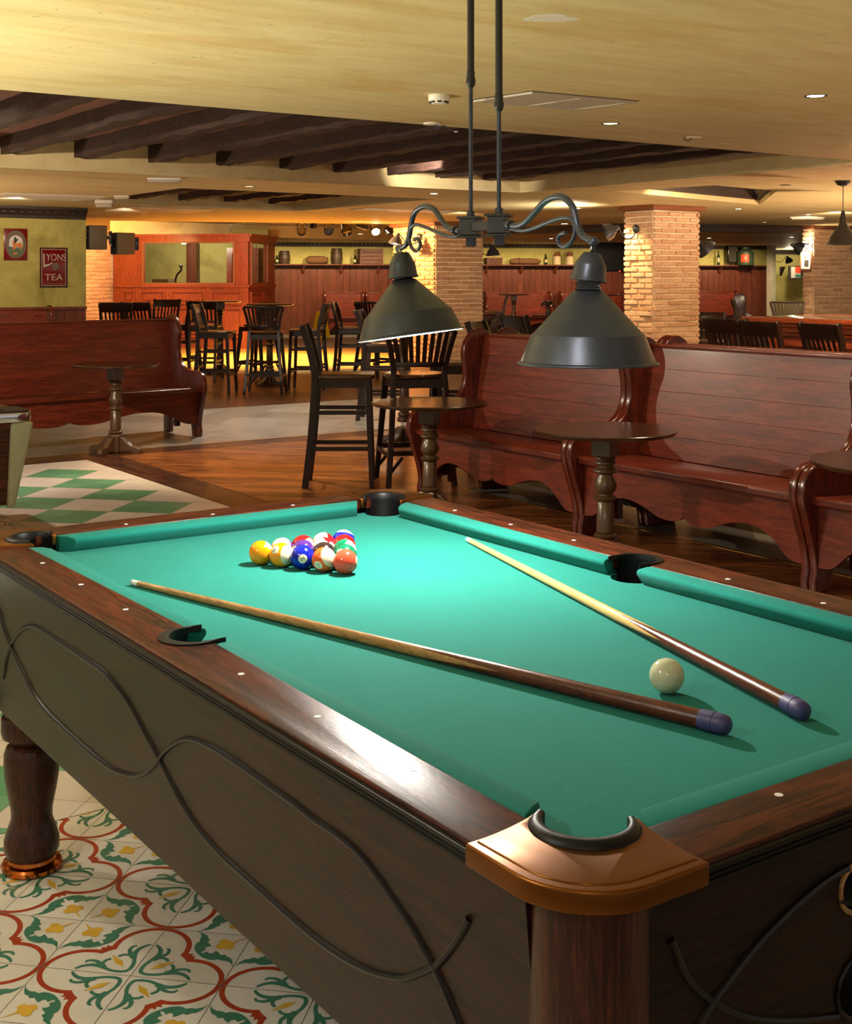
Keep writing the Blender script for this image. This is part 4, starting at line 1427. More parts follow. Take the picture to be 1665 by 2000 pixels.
def shade(rim, neck_px, tilt, cs, cap_tilt, ball_px, gap):
    # rim: centre of the rim in the room; tilt in the lamp's own plane
    ax = (Vector((0, 0, 1)) + VRT * tilt[0] + VFW * tilt[1]).normalized()
    xx = (LX - ax * LX.dot(ax)).normalized()
    yy = ax.cross(xx)
    m = Matrix((xx, yy, ax)).transposed().to_4x4()
    R = 0.126
    prof_o = [(R + 0.002, 0.0), (R + 0.0035, 0.0015), (R + 0.002, 0.004), (R - 0.003, 0.006), (0.105, 0.052), (0.1035, 0.0545), (0.1005, 0.056), (0.030, 0.132), (0.024, 0.135), (0.020, 0.135)]
    prof_i = [(0.018, 0.129), (0.028, 0.129), (0.0985, 0.0535), (0.1025, 0.050), (R - 0.0045, 0.005), (R - 0.001, 0.0)]
    mb = MB()
    mb.lathe([(r, h, 0) for r, h in prof_o] + [(r, h, 1) for r, h in prof_i] + [(R + 0.002, 0.0, 0)], rim, 72, m, cap=False)
    sh = lb(mb, 'lamp_shade', ['lamp_iron', 'lamp_inside'], ang=30)
    neck = rim + ax * 0.135
    # socket and bulb
    mb = MB()
    mb.lathe([(0.021, -0.03), (0.021, 0.0), (0.024, 0.002), (0.024, 0.006), (0.0215, 0.007), (0.0215, 0.011), (0.024, 0.012), (0.024, 0.015), (0.0205, 0.016), (0.0205, 0.03 + gap)], neck, 32, m)
    lb(mb, 'bulb_socket', 'socket_black')
    mb = MB(); mb.lathe([(0.0, -0.044), (0.012, -0.042), (0.022, -0.033), (0.023, -0.022), (0.016, -0.008), (0.011, 0.002), (0.010, 0.012)], rim + ax * 0.124, 28, m, cap=False)
    lb(mb, 'bulb', 'bulb_glow' if gap < 0.01 else 'white_plastic')
    ac = (Vector((0, 0, 1)) + VRT * cap_tilt[0] + VFW * cap_tilt[1]).normalized()
    xc = (LX - ac * LX.dot(ac)).normalized()
    mc = Matrix((xc, ac.cross(xc), ac)).transposed().to_4x4()
    cb_ = neck + ax * gap + ac * 0.004
    mb = MB()
    mb.lathe([(r_ * (0.5 + cs / 2), z_ * cs) for r_, z_ in [(0.0365, -0.002), (0.0375, 0.0), (0.0365, 0.003), (0.0345, 0.006), (0.0315, 0.032), (0.0300, 0.036), (0.0185, 0.058), (0.015, 0.0605), (0.0, 0.061)]], cb_, 40, mc, cap=False)
    lb(mb, 'lamp_cap', 'lamp_iron', ang=30)
    top = cb_ + ac * 0.061 * cs
    bl = lp(*ball_px)
    mb = MB(); mb.sphere(bl, 0.0092 if gap < 0.01 else 0.0098, 20, 14)
    lb(mb, 'ball_joint', 'lamp_iron', ang=180)
    mb = MB(); mb.tube([top - ac * 0.004, bl], 0.0045, 12)
    lb(mb, 'neck_pin', 'steel')
    return ax
rimL = lp(803, 655.5); rimR = lp(1149, 711)
axL = shade(rimL, None, (-0.135, 0.054), 0.97, (-0.07, 0.04), (779, 486), 0.002)
axR = shade(rimR, None, (0.0, 0.0), 0.84, (0.145, 0.0), (1160, 472), 0.015)
# ---------------------------------------------------------------- wooden settles
END = smooth_path([(0.085, 0.0, 0), (0.082, 0.06, 0), (0.092, 0.12, 0), (0.072, 0.22, 0), (0.03, 0.34, 0), (0.0, 0.44, 0), (0.006, 0.51, 0), (0.04, 0.565, 0), (0.10, 0.592, 0), (0.18, 0.596, 0), (0.27, 0.60, 0), (0.36, 0.625, 0), (0.425, 0.68, 0), (0.455, 0.76, 0), (0.455, 0.85, 0), (0.443, 0.93, 0), (0.46, 1.01, 0), (0.51, 1.075, 0), (0.57, 1.105, 0), (0.63, 1.098, 0), (0.68, 1.06, 0), (0.705, 1.0, 0), (0.71, 0.9, 0)], 4)
END = [(p.x, p.y) for p in END] + [(0.71, 0.0), (0.60, 0.0)] + [(p.x, p.y) for p in smooth_path([(0.60, 0.0, 0), (0.585, 0.09, 0), (0.54, 0.14, 0), (0.50, 0.12, 0), (0.45, 0.15, 0), (0.40, 0.17, 0), (0.34, 0.15, 0), (0.29, 0.12, 0), (0.25, 0.14, 0), (0.215, 0.09, 0), (0.20, 0.0, 0)], 4)][1:]
def settle(L, label, loc, rz, group='wooden settles', foot_brace=True):
    # local: X along the seat (0..L), Y from the front edge (0) to the back
    t = thing('wooden_settle', label, 'bench', loc, rz, group)
    for k, x in enumerate((0.0, L - 0.044)):
        mb = MB()
        mb.prism(END, lambda p: (x, p[0], p[1]), lambda p: (x + 0.044, p[0], p[1]))
        mb.build('end_panel', 'bench_side', t, bev=0.009, seg=3, ang=50)
    mb = MB()
    mb.prism([(0.05, 0.418), (0.055, 0.412), (0.54, 0.395), (0.54, 0.425), (0.06, 0.452), (0.05, 0.446)], lambda p: (0.044, p[0], p[1]), lambda p: (L - 0.044, p[0], p[1]))
    mb.build('seat', 'bench_wood', t, bev=0.004)
    # scalloped apron
    half = [(0.0, 0.12), (0.04, 0.125), (0.07, 0.15), (0.11, 0.205), (0.16, 0.245), (0.21, 0.258), (0.27, 0.25), (0.33, 0.225), (0.38, 0.198), (0.43, 0.19), (0.47, 0.197), (0.495, 0.215), (0.5, 0.222)]
    pts = [(0.044 + a * (L - 0.088), z) for a, z in half]
    low = [(p.x, p.y) for p in smooth_path([(a, z, 0) for a, z in pts], 4)]
    low = low + [(L - a, z) for a, z in low[-2::-1]]
    mb = MB()
    mb.prism(low + [(L - 0.044, 0.412), (0.044, 0.412)], lambda p: (p[0], 0.10, p[1]), lambda p: (p[0], 0.125, p[1]))
    mb.build('apron', 'bench_wood', t, bev=0.002, seg=1)
    # back of five boards
    for k in range(5):
        z0, z1 = 0.43 + k * 0.124, 0.43 + (k + 1) * 0.124 - 0.0006
        y0, y1 = 0.52 + 0.10 * (z0 - 0.43) / 0.62, 0.52 + 0.10 * (z1 - 0.43) / 0.62
        mb = MB()
        mb.prism([(y0, z0), (y0 + 0.025, z0), (y1 + 0.025, z1), (y1, z1)], lambda p: (0.044, p[0], p[1]), lambda p: (L - 0.044, p[0], p[1]))
        mb.build('back_board', 'bench_wood', t, bev=0.0009, seg=1)
    mb = MB()
    mb.box((L / 2, 0.637, 1.055), (L - 0.088, 0.055, 0.022))
    mb.build('top_rail', 'bench_wood', t, bev=0.005)
    mb = MB()
    mb.box((L / 2, 0.40, 0.37), (L - 0.1, 0.05, 0.05))
    mb.build('seat_bearer', 'bench_side', t, smooth=False)
    for x in (0.10, L - 0.14):
        mb = MB()
        mb.box((x, 0.30, 0.24), (0.045, 0.04, 0.30))
        mb.build('inner_post', 'bench_side', t, smooth=False)
    return t
SX, SLN = 4.742, 1.592
# right hand row: faces -X, so local +X = world -Y
s1 = settle(SLN, 'reddish wooden settle behind the round table near the bar stools, wing end free', (SX, 7.048, 0), -PI / 2)
s2 = dup(s1, (SX, 5.452, 0), -PI / 2, 'reddish wooden settle between two others, right behind the second round table')
s3 = dup(s1, (SX, 3.856, 0), -PI / 2, 'reddish wooden settle cut by the picture edge beyond the pool table')
b1 = dup(s1, (SX + 1.43, 5.46, 0), PI / 2, 'settle standing back to back behind the wing end settle, only its rounded ends showing')
b2 = dup(s1, (SX + 1.43, 3.864, 0), PI / 2, 'settle standing back to back behind the middle settle, only its rounded end showing')
ls = settle(2.6, 'long reddish wooden settle with scalloped apron behind the small pedestal table near the green wall', (2.46, 10.40, 0), math.radians(7))
# three far settles along the back wall and one by the green wall
def far_settle(u, L, label, off=0.75):
    p = wall_spot(u, off)
    t = settle(L, label, (p.x, p.y, 0), WANG, 'settles along the back wall')
    return t
f1 = far_settle(641, 1.04, 'far settle on the back wall by the yellow floor sign')
p = wall_spot(723, 0.75); dup(f1, (p.x, p.y, 0), WANG, 'far settle on the back wall half hidden by the smaller lamp shade')
p = wall_spot(960, 0.75); f2 = settle(1.85, 'far settle on the back wall between the brick column and the larger lamp shade', (p.x, p.y, 0), WANG, 'settles along the back wall')
p = wall_spot(1109, 0.75); dup(f2, (p.x, p.y, 0), WANG, 'far settle on the back wall below the television')
p = wall_spot(1340, 0.75); dup(f2, (p.x, p.y, 0), WANG, 'far settle on the back wall behind the bar counter end')
settle(1.6, 'dark settle standing before the wainscot of the green wall', (3.75, 15.35, 0), 0.0)

# ---------------------------------------------------------------- round tables
def pedestal(name, label, loc, rz, H, R, group, cat='table'):
    t = thing(name, label, cat, loc, rz, group)
    mb = MB()
    mb.lathe([(R - 0.03, H - 0.024), (R - 0.012, H - 0.020), (R - 0.002, H - 0.009), (R, H - 0.004), (R - 0.004, H), (0.0, H)], n=64)
    mb.build('table_top', 'table_top', t, ang=25)
    hb = H - 0.024
    mb = MB()
    mb.box((0, 0, hb - 0.055), (0.105, 0.105, 0.11))
    mb.build('top_block', 'table_wood', t, bev=0.004, smooth=False)
    k = H / 0.70
    prof = [(0.046, 0.592), (0.052, 0.588), (0.054, 0.582), (0.048, 0.575), (0.042, 0.572), (0.050, 0.567), (0.056, 0.561), (0.056, 0.556), (0.048, 0.550), (0.040, 0.546), (0.039, 0.538), (0.048, 0.531), (0.058, 0.524), (0.060, 0.517), (0.054, 0.509), (0.040, 0.503), (0.034, 0.49), (0.036, 0.472), (0.046, 0.45), (0.055, 0.425), (0.057, 0.408), (0.052, 0.390), (0.040, 0.376), (0.035, 0.370), (0.036, 0.366), (0.052, 0.360), (0.058, 0.352), (0.056, 0.344), (0.044, 0.338), (0.038, 0.334), (0.042, 0.33), (0.046, 0.18), (0.040, 0.175), (0.052, 0.170), (0.059, 0.162), (0.056, 0.153), (0.046, 0.148), (0.058, 0.143), (0.064, 0.134), (0.062, 0.124), (0.055, 0.118)]
    mb = MB()
    mb.lathe([(r, z * k if z < 0.5 else hb - 0.11 - (0.592 - z) * 1.0) for r, z in prof], n=40)
    mb.build('turned_post', 'table_wood', t, ang=50)
    mb = MB()
    mb.box((0, 0, 0.075), (0.105, 0.105, 0.14))
    mb.build('foot_block', 'table_wood', t, bev=0.006, smooth=False)
    fp = [(0.05, 0.005), (0.05, 0.135), (0.085, 0.125), (0.12, 0.09), (0.16, 0.062), (0.21, 0.055), (0.24, 0.045), (0.248, 0.02), (0.24, 0.0), (0.19, 0.0), (0.15, 0.02), (0.10, 0.015)]
    for q in range(4):
        a = q * PI / 2
        r = Matrix.Rotation(a, 3, 'Z')
        mb = MB()
        mb.prism(fp, lambda p: r @ Vector((p[0], -0.024, p[1])), lambda p: r @ Vector((p[0], 0.024, p[1])))
        mb.build('foot', 'table_wood', t, bev=0.006, smooth=False)
    return t
x, y = floor_at(840, 785, 0.69)
cafe = pedestal('pedestal_table', 'round pedestal table before the free wing end of the settles, beside the bar stools', (x, y, 0), 0.5, 0.69, 0.359, 'small pedestal tables')
x, y = floor_at(1183, 838, 0.69)
dup(cafe, (x, y, 0), 0.35, 'round pedestal table before the middle settles, right behind the pool table')
x, y = floor_at(1756, 901, 0.69)
dup(cafe, (x, y, 0), 0.2, 'round pedestal table of which only the rim shows at the picture edge')
x, y = floor_at(226, 710, 0.737)
pedestal('pedestal_table', 'round pedestal table with turned post before the long settle', (x, y, 0), 0.62, 0.735, 0.359, 'small pedestal tables')
def high_table(u, d, label, rz=0.4):
    p = ray(u, d)
    return p, label, rz
p_ = ray(1382, 22.6); o_ = dup(cafe, (p_[0], p_[1], 0), 0.3, 'round table with shiny top past the edge of the near brick column'); o_.scale = (1, 1, 1.1)
p_ = ray(1500, 27.5); dup(f1, (p_[0], p_[1], 0), PI / 2 - YAW - 0.25, 'settle seen from its rounded end beyond the bar counter')
HT = None
for u, d, lab, rz in ((527, 17.3, 'tall round bar table with turned leg, among four stools before the booth corner', 0.4), (430, 19.4, 'tall round bar table close to the booth panels', 0.2), (240, 18.4, 'tall round bar table before the brick wall and booth', 0.6),
                      (1004, 27.3, 'tall table far back before the settle, one stool on its side', 0.4), (1185, 27.0, 'far tall table beneath the television', 0.2), (790, 11.3, 'tall table behind the dark barrel backed stool', 0.5)):
    p = ray(u, d)
    if HT is None:
        HT = pedestal('bar_table', lab, (p[0], p[1], 0), rz, 1.10, 0.33, 'tall bar tables')
    else:
        dup(HT, (p[0], p[1], 0), rz, lab)

# ---------------------------------------------------------------- bar stools with backs
def stool_straight(label, loc, rz):
    # faces local -Y
    t = thing('bar_stool', label, 'stool', loc, rz, 'bar stools')
    W, D, SH, BH = 0.40, 0.40, 0.78, 1.12
    # rear legs run up into the back
    for sx in (-1, 1):
        pts = [(sx * 0.185, 0.255, 0.0), (sx * 0.185, 0.215, 0.35), (sx * 0.188, 0.19, 0.70), (sx * 0.19, 0.195, 0.82), (sx * 0.195, 0.235, 1.0), (sx * 0.20, 0.275, 1.12)]
        mb = MB(); mb.ribbonbar(smooth_path(pts, 3), 0.034, 0.045, (1, 0, 0))
        mb.build('rear_leg', 'stool_wood', t, bev=0.003, seg=1)
    for sx in (-1, 1):
        mb = MB(); mb.bar((sx * 0.19, -0.205, 0.0), (sx * 0.175, -0.175, 0.755), 0.032, 0.032, w2=0.042, h2=0.042)
        mb.build('front_leg', 'stool_wood', t, bev=0.003, seg=1)
    mb = MB()
    seat = [(-0.20, 0.19), (-0.20, -0.17), (-0.185, -0.205), (-0.12, -0.222), (0.12, -0.222), (0.185, -0.205), (0.20, -0.17), (0.20, 0.19)]
    mb.slab(seat, SH - 0.03, SH)
    mb.build('seat', 'stool_seat', t, bev=0.008, seg=3)
    mb = MB()
    mb.box((0, -0.175, 0.72), (0.33, 0.022, 0.06)).box((0, 0.185, 0.72), (0.33, 0.022, 0.06)).box((-0.178, 0, 0.72), (0.022, 0.34, 0.06)).box((0.178, 0, 0.72), (0.022, 0.34, 0.06))
    mb.build('seat_frame', 'stool_wood', t, smooth=False)
    for z, w in ((0.52, 0.0), (0.27, 0.0)):
        for sx in (-1, 1):
            mb = MB(); mb.bar((sx * 0.181, -0.18 - 0.02 * (0.78 - z), z), (sx * 0.186, 0.205 + 0.04 * (0.6 - z), z), 0.02, 0.028)
            mb.build('side_stretcher', 'stool_wood', t, smooth=False)
    mb = MB(); mb.bar((-0.185, -0.195, 0.23), (0.185, -0.195, 0.23), 0.024, 0.035); mb.build('foot_rest', 'stool_wood', t, smooth=False)
    mb = MB(); mb.bar((-0.185, 0.218, 0.32), (0.185, 0.218, 0.32), 0.02, 0.028); mb.build('rear_stretcher', 'stool_wood', t, smooth=False)
    # back: wide crest rail, lower rail, slats
    def yb(z):
        return 0.195 + (z - 0.82) * 0.27
    N = 8
    mb = MB()
    rows = []
    for i in range(N + 1):
        x = -0.185 + 0.37 * i / N
        bow = 0.022 * (1 - (2 * i / N - 1) ** 2)
        rows.append([mb.bm.verts.new((x, yb(z) + bow + o, z)) for z, o in ((1.0, -0.012), (1.0, 0.012), (1.115, 0.012), (1.115, -0.012))])
    for i in range(N):
        for k in range(4):
            mb.bm.faces.new([rows[i][k], rows[i][(k + 1) % 4], rows[i + 1][(k + 1) % 4], rows[i + 1][k]])
    mb.bm.faces.new(rows[0]); mb.bm.faces.new(rows[-1][::-1])
    mb.build('crest_rail', 'stool_wood', t, bev=0.003, seg=1)
    mb = MB(); mb.bar((-0.185, 0.2, 0.83), (0.185, 0.2, 0.83), 0.022, 0.03); mb.build('lower_rail', 'stool_wood', t, smooth=False)
    for i in range(6):
        x = -0.13 + 0.26 * i / 5
        bow = 0.02 * (1 - (x / 0.185) ** 2)
        mb = MB(); mb.bar((x, 0.2, 0.84), (x, yb(1.0) + bow, 1.003), 0.024, 0.010, up=(0, 1, 0))
        mb.build('back_slat', 'stool_wood', t, smooth=False)
    return t
def stool_curved(label, loc, rz):
    t = thing('bar_stool', label, 'stool', loc, rz, 'bar stools')
    for sx in (-1, 1):
        mb = MB(); mb.ribbonbar(smooth_path([(sx * 0.235, 0.25, 0.0), (sx * 0.205, 0.205, 0.35), (sx * 0.185, 0.175, 0.70), (sx * 0.182, 0.165, 0.80), (sx * 0.21, 0.19, 0.95), (sx * 0.245, 0.215, 1.08)], 3), 0.036, 0.045, (1, 0, 0))
        mb.build('rear_leg', 'stool_wood', t, bev=0.003, seg=1)
        mb = MB(); mb.bar((sx * 0.235, -0.235, 0.0), (sx * 0.175, -0.175, 0.745), 0.034, 0.034, w2=0.044, h2=0.044)
        mb.build('front_leg', 'stool_wood', t, bev=0.003, seg=1)
        mb = MB(); mb.bar((sx * 0.222, -0.215, 0.22), (sx * 0.222, 0.225, 0.22), 0.022, 0.034); mb.build('side_stretcher', 'stool_wood', t, smooth=False)
        mb = MB(); mb.bar((sx * 0.215, -0.215, 0.10), (sx * 0.13, -0.222, 0.205), 0.018, 0.02); mb.build('corner_brace', 'stool_wood', t, smooth=False)
        mb = MB(); mb.bar((sx * 0.215, 0.225, 0.10), (sx * 0.13, 0.226, 0.205), 0.018, 0.02); mb.build('corner_brace', 'stool_wood', t, smooth=False)
    mb = MB(); mb.lathe([(0.19, 0.745), (0.215, 0.752), (0.22, 0.764), (0.215, 0.775), (0.12, 0.772), (0, 0.77)], n=40); mb.build('seat', 'stool_seat', t)
    mb = MB()
    mb.box((0, -0.178, 0.71), (0.33, 0.024, 0.06)).box((0, 0.178, 0.71), (0.33, 0.024, 0.06)).box((-0.178, 0, 0.71), (0.024, 0.33, 0.06)).box((0.178, 0, 0.71), (0.024, 0.33, 0.06))
    mb.build('seat_frame', 'stool_wood', t, smooth=False)
    for y in (-0.222, 0.23):
        mb = MB(); mb.bar((-0.22, y, 0.235), (0.22, y, 0.235), 0.022, 0.036); mb.build('foot_rest', 'stool_wood', t, smooth=False)
    for z, R, w, h, nm in ((1.085, 0.30, 0.03, 0.03, 'crest_rail'), (0.845, 0.235, 0.024, 0.035, 'lower_rail')):
        hw = 0.245 if z > 1 else 0.19
        yy = 0.215 if z > 1 else 0.168
        pts = []
        for i in range(13):
            x = -hw + 2 * hw * i / 12
            pts.append((x, yy + 0.055 * (1 - (x / hw) ** 2), z))
        mb = MB(); mb.ribbonbar(pts, h, w, (0, 0, 1)); mb.build(nm, 'stool_wood', t, bev=0.004, seg=2)
    for i in range(8):
        f = -0.85 + 1.7 * i / 7
        a = (f * 0.175, 0.168 + 0.055 * (1 - f * f) , 0.85)
        b = (f * 0.225, 0.215 + 0.055 * (1 - f * f), 1.08)
        mb = MB(); mb.bar(a, b, 0.030, 0.012, up=(0, 1, 0)); mb.build('back_slat', 'stool_wood', t, smooth=False)
    return t
PROTO = {}
def stool(kind, u, d, face, label):
    # face: direction the sitter looks, degrees to the right of the view direction
    p = ray(u, d)
    rz = -YAW - math.radians(face) + PI
    if kind not in PROTO:
        PROTO[kind] = (stool_straight if kind == 'S' else stool_curved)(label, (p[0], p[1], 0), rz)
        return PROTO[kind]
    return dup(PROTO[kind], (p[0], p[1], 0), rz, label)
stool('S', 671, 9.05, 89, 'dark wooden bar stool with a back, standing alone in profile on the orange boards')
stool('K', 810, 9.15, -12, 'dark barrel backed bar stool seen from behind beside the pedestal table')
stool('S', 424, 16.3, 96, 'bar stool in profile facing the tall table, next to the end of the long settle')
stool('K', 519, 16.2, 0, 'barrel backed bar stool seen from behind at the tall table before the booth')
stool('S', 600, 16.8, -84, 'bar stool in profile with its seat towards the tall table, by the yellow sign')
stool('S', 690, 17.6, 95, 'bar stool in profile behind the lone stool, half hidden by the smaller lamp shade')
stool('K', 737, 19.0, 40, 'bar stool lit yellow at the edge of the smaller lamp shade')
stool('S', 403, 18.3, 5, 'bar stool seen from behind at the tall table before the booth panels')
stool('S', 233, 16.9, -3, 'bar stool back rising above the long settle before the brick wall')
stool('S', 282, 17.7, 14, 'bar stool back partly hidden behind another stool above the long settle')
stool('S', 314, 19.4, 190, 'bar stool whose back is lit bright yellow in front of the booth')
stool('S', 352, 18.6, -75, 'bar stool turned sideways between two tall tables by the booth')
stool('K', 174, 17.6, 70, 'bar stool peeping out from behind the end of the green wall')
stool('K', 505, 18.6, -60, 'bar stool on the far side of the tall table, close to the booth corner')
stool('S', 1528, 10.0, 58, 'bar stool seen from behind at the counter, the wider of the two')
stool('S', 1656, 9.5, 66, 'bar stool seen from behind at the counter near the picture edge')
stool('S', 1459, 10.6, 52, 'bar stool beside the counter corner, behind the wider one')
o_ = stool('S', 1396, 17.0, 20, 'dark chair back showing past the edge of the near brick column'); o_.scale = (1, 1, 0.8)
o_ = stool('S', 1388, 20.5, 200, 'farther dark chair at the shiny round table past the near brick column'); o_.scale = (1, 1, 0.8)
stool('K', 1542, 18.8, 190, 'bar stool beyond the counter, in front of the lit brick edge')
stool('S', 1468, 19.4, 100, 'bar stool in profile beyond the counter corner')
stool('S', 966, 26.4, -88, 'far bar stool in profile before the settle on the back wall')
stool('S', 997, 9.7, 110, 'bar stool of which just the top shows above the wing end settle')
stool('S', 1052, 11.5, 60, 'bar stool hidden to the crest behind the larger lamp shade')
stool('S', 896, 10.3, -80, 'bar stool with its seat showing beside the wing end of the settle')
stool('S', 752, 13.2, 95, 'bar stool standing behind the barrel backed stool')
stool('K', 948, 24.5, 80, 'far bar stool partly hidden by the tan brick column')

# ---------------------------------------------------------------- the bar counter
bar = thing('bar_counter', 'long polished reddish bar counter with stools before it', 'bar', (8.75, 7.72, 0))
def cb_(name, mat, *boxes, **k):
    mb = MB()
    for c, s in boxes:
        mb.box(c, s)
    return mb.build(name, mat, bar, **k)
cb_('counter_top', 'bar_wood', ((0.62, -3.0, 1.085), (1.24, 6.0, 0.045)), bev=0.012, seg=3)
cb_('counter_moulding', 'bar_wood', ((0.64, -3.0, 1.045), (1.18, 5.94, 0.035)), ((0.66, -3.0, 1.005), (1.12, 5.88, 0.045)), ((0.68, -3.0, 0.96), (1.06, 5.82, 0.03)), bev=0.01, seg=2)
cb_('front_panel', 'bar_wood', ((0.68, -3.0, 0.48), (0.96, 5.72, 0.95)), smooth=False)
for k in range(9):
    yy = -0.5 - k * 0.62
    mb = MB()
    for z0, z1 in ((0.62, 0.86), (0.12, 0.54)):
        mb.prism(rect(yy - 0.22, yy + 0.22, z0, z1), lambda p: (0.18, p[0], p[1]), lambda p: (0.203, p[0], p[1]), holes=[rect(yy - 0.18, yy + 0.18, z0 + 0.04, z1 - 0.04)])
        mb.box((0.196, yy, (z0 + z1) / 2), (0.016, 0.28, z1 - z0 - 0.14))
    mb.build('raised_panel', 'rail_wood', bar, smooth=False)
# ---------------------------------------------------------------- the second pool table at the picture edge
q = floor_at(70, 803, 0.81)
ot = thing('pool_table', 'second pool table with chrome corner and grey corner post, at the picture edge', 'pool table', (q[0], q[1], 0))
def sb(name, mat, mb, **k):
    return mb.build(name, mat, ot, **k)
W2_, D2_ = 1.2, 2.2
out2 = [(0, 0.1), (0, D2_), (-W2_, D2_), (-W2_, 0), (-0.1, 0)] + [(-0.1 + 0.1 * math.sin(a), 0.1 - 0.1 * math.cos(a)) for a in [0.26, 0.52, 0.78, 1.05, 1.31]]
mb = MB(); mb.slab([(p[0], p[1]) for p in out2], 0.765, 0.80); sb('rail', 'rail_wood', mb, bev=0.006)
mb = MB(); mb.slab([(-0.14, 0.14), (-0.14, D2_ - 0.14), (-W2_ + 0.14, D2_ - 0.14), (-W2_ + 0.14, 0.14)], 0.798, 0.803); sb('playing_surface', 'cloth', mb, smooth=False)
cpl = [(0.004, 0.1), (0.004, 0.3), (-0.1, 0.3), (-0.16, 0.16), (-0.3, 0.1), (-0.3, -0.004), (-0.1, -0.004)] + [(-0.1 + 0.104 * math.sin(a), 0.1 - 0.104 * math.cos(a)) for a in [0.26, 0.52, 0.78, 1.05, 1.31]]
mb = MB(); mb.slab(cpl, 0.762, 0.808); pl2 = sb('corner_plate', 'chrome', mb, bev=0.006, seg=3)
mb = MB(); mb.slab([(p[0] * 0.96 - 0.006, p[1] * 0.96 + 0.006) for p in cpl], 0.8075, 0.811); sb('plate_top', 'pocket_black', mb, bev=0.002)
mb = MB(); mb.lathe([(0.07, 0.809), (0.07, 0.813), (0.05, 0.814), (0.0, 0.812)], (-0.16, 0.17, 0), 28); mb.build('pocket_cap', 'pocket_black', ot)
def taper(x0, x1, y0, y1, z0, z1, ix, iy):
    mb = MB()
    top = [(x0, y0), (x1, y0), (x1, y1), (x0, y1)]
    bot = [(x0, y0 + iy), (x1 - ix, y0 + iy), (x1 - ix, y1), (x0, y1)]
    a = [mb.bm.verts.new((p[0], p[1], z1)) for p in top]; b = [mb.bm.verts.new((p[0], p[1], z0)) for p in bot]
    mb.bm.faces.new(a); mb.bm.faces.new(b[::-1])
    for i in range(4):
        mb.bm.faces.new([b[i], b[(i + 1) % 4], a[(i + 1) % 4], a[i]])
    return mb
mb = taper(-W2_ + 0.05, -0.02, 0.02, D2_ - 0.02, 0.36, 0.762, 0.08, 0.06); sb('cabinet', 'rail_wood_x', mb, smooth=False)
mb = taper(-0.115, -0.005, 0.0, 0.115, 0.345, 0.762, 0.075, 0.055); sb('corner_post', 'grey_casting', mb, bev=0.02, seg=4)
for x in (-0.42, -W2_ + 0.22):
    for y in (0.5, D2_ - 0.4):
        mb = MB(); mb.lathe([(0.05, 0), (0.06, 0.02), (0.06, 0.36)], (x, y, 0), 24); sb('leg', 'grey_casting', mb)
# ---------------------------------------------------------------- things on the ceiling
def on_ceiling(u, v):
    return floor_at(u, v, CZ)
LK = 1.4
def light(kind, loc, power, col=(1, 0.78, 0.5), aim=None, size=0.05, spot=None, blend=0.4):
    d = bpy.data.lights.new('light', kind)
    d.energy = power * LK
    d.color = col
    if kind == 'SPOT':
        d.spot_size = math.radians(spot or 80)
        d.spot_blend = blend
        d.shadow_soft_size = size
    elif kind == 'POINT':
        d.shadow_soft_size = size
    elif kind == 'AREA':
        d.shape = 'DISK'
        d.size = size
    o = bpy.data.objects.new(kind.lower() + '_light', d)
    COL.objects.link(o)
    o.location = loc
    if aim is not None:
        o.rotation_euler = (Vector(aim) - Vector(loc)).to_track_quat('-Z', 'Y').to_euler()
    return o
WARM = (1.0, 0.77, 0.5)
def downlight(u, v, label, glow_='downlight_glow', r=0.042, power=14, spread=110, col=WARM):
    x, y = on_ceiling(u, v)
    t = thing('ceiling_downlight', label, 'downlight', (x, y, CZ))
    mb = MB(); mb.lathe([(r, -0.001), (r + 0.012, -0.004), (r + 0.014, 0.0), (r - 0.002, 0.0), (r - 0.003, -0.001)], n=28, cap=False); mb.build('trim_ring', 'lamp_bar', t)
    mb = MB(); mb.lathe([(0.0, -0.0025), (r, -0.0015)], n=28, cap=False); mb.build('lens', glow_, t)
    if power:
        light('SPOT', (x, y, CZ - 0.02), power, col, (x, y, 0), 0.04, spread, 0.6)
    return t
downlight(1594, 187, 'bright white recessed downlight over the settles, brightest spot on the plain ceiling', r=0.042, power=32)
downlight(1193, 241, 'dim yellow recessed downlight beside the air vent', 'downlight_dim', power=14)
downlight(848, 378, 'recessed downlight glowing bluish behind the lamp rods', power=32)
downlight(1443, 408, 'recessed downlight beside the carved ceiling bay, right of the brick column', power=28)
downlight(1129, 407, 'recessed downlight near the lamp column and the curved lamp arm', power=28)
downlight(1579, 419, 'recessed downlight before the far brick column with bright glow', power=40)
downlight(487, 364, 'unlit looking recessed downlight between the two beamed bays', 'downlight_dim', power=8)
downlight(1535, 361, 'small dark recessed fitting close to the pendant canopy', 'socket_black', power=0)
downlight(1494, 434, 'recessed downlight before the dark beam near the far column', 'downlight_dim', power=8)
downlight(1077, 466, 'small recessed downlight above the far settle, under the curled lamp scroll', power=14, r=0.06)
downlight(1103, 437, 'small recessed downlight before the dark beam, above the television side', power=10, r=0.06)
downlight(1386, 465, 'small far recessed downlight right of the brick lamp column', power=18, r=0.06)
downlight(1547, 463, 'small far recessed downlight left of the far brick column', power=18, r=0.06)
downlight(704, 457, 'small recessed downlight behind the stage lights', power=10, r=0.06)
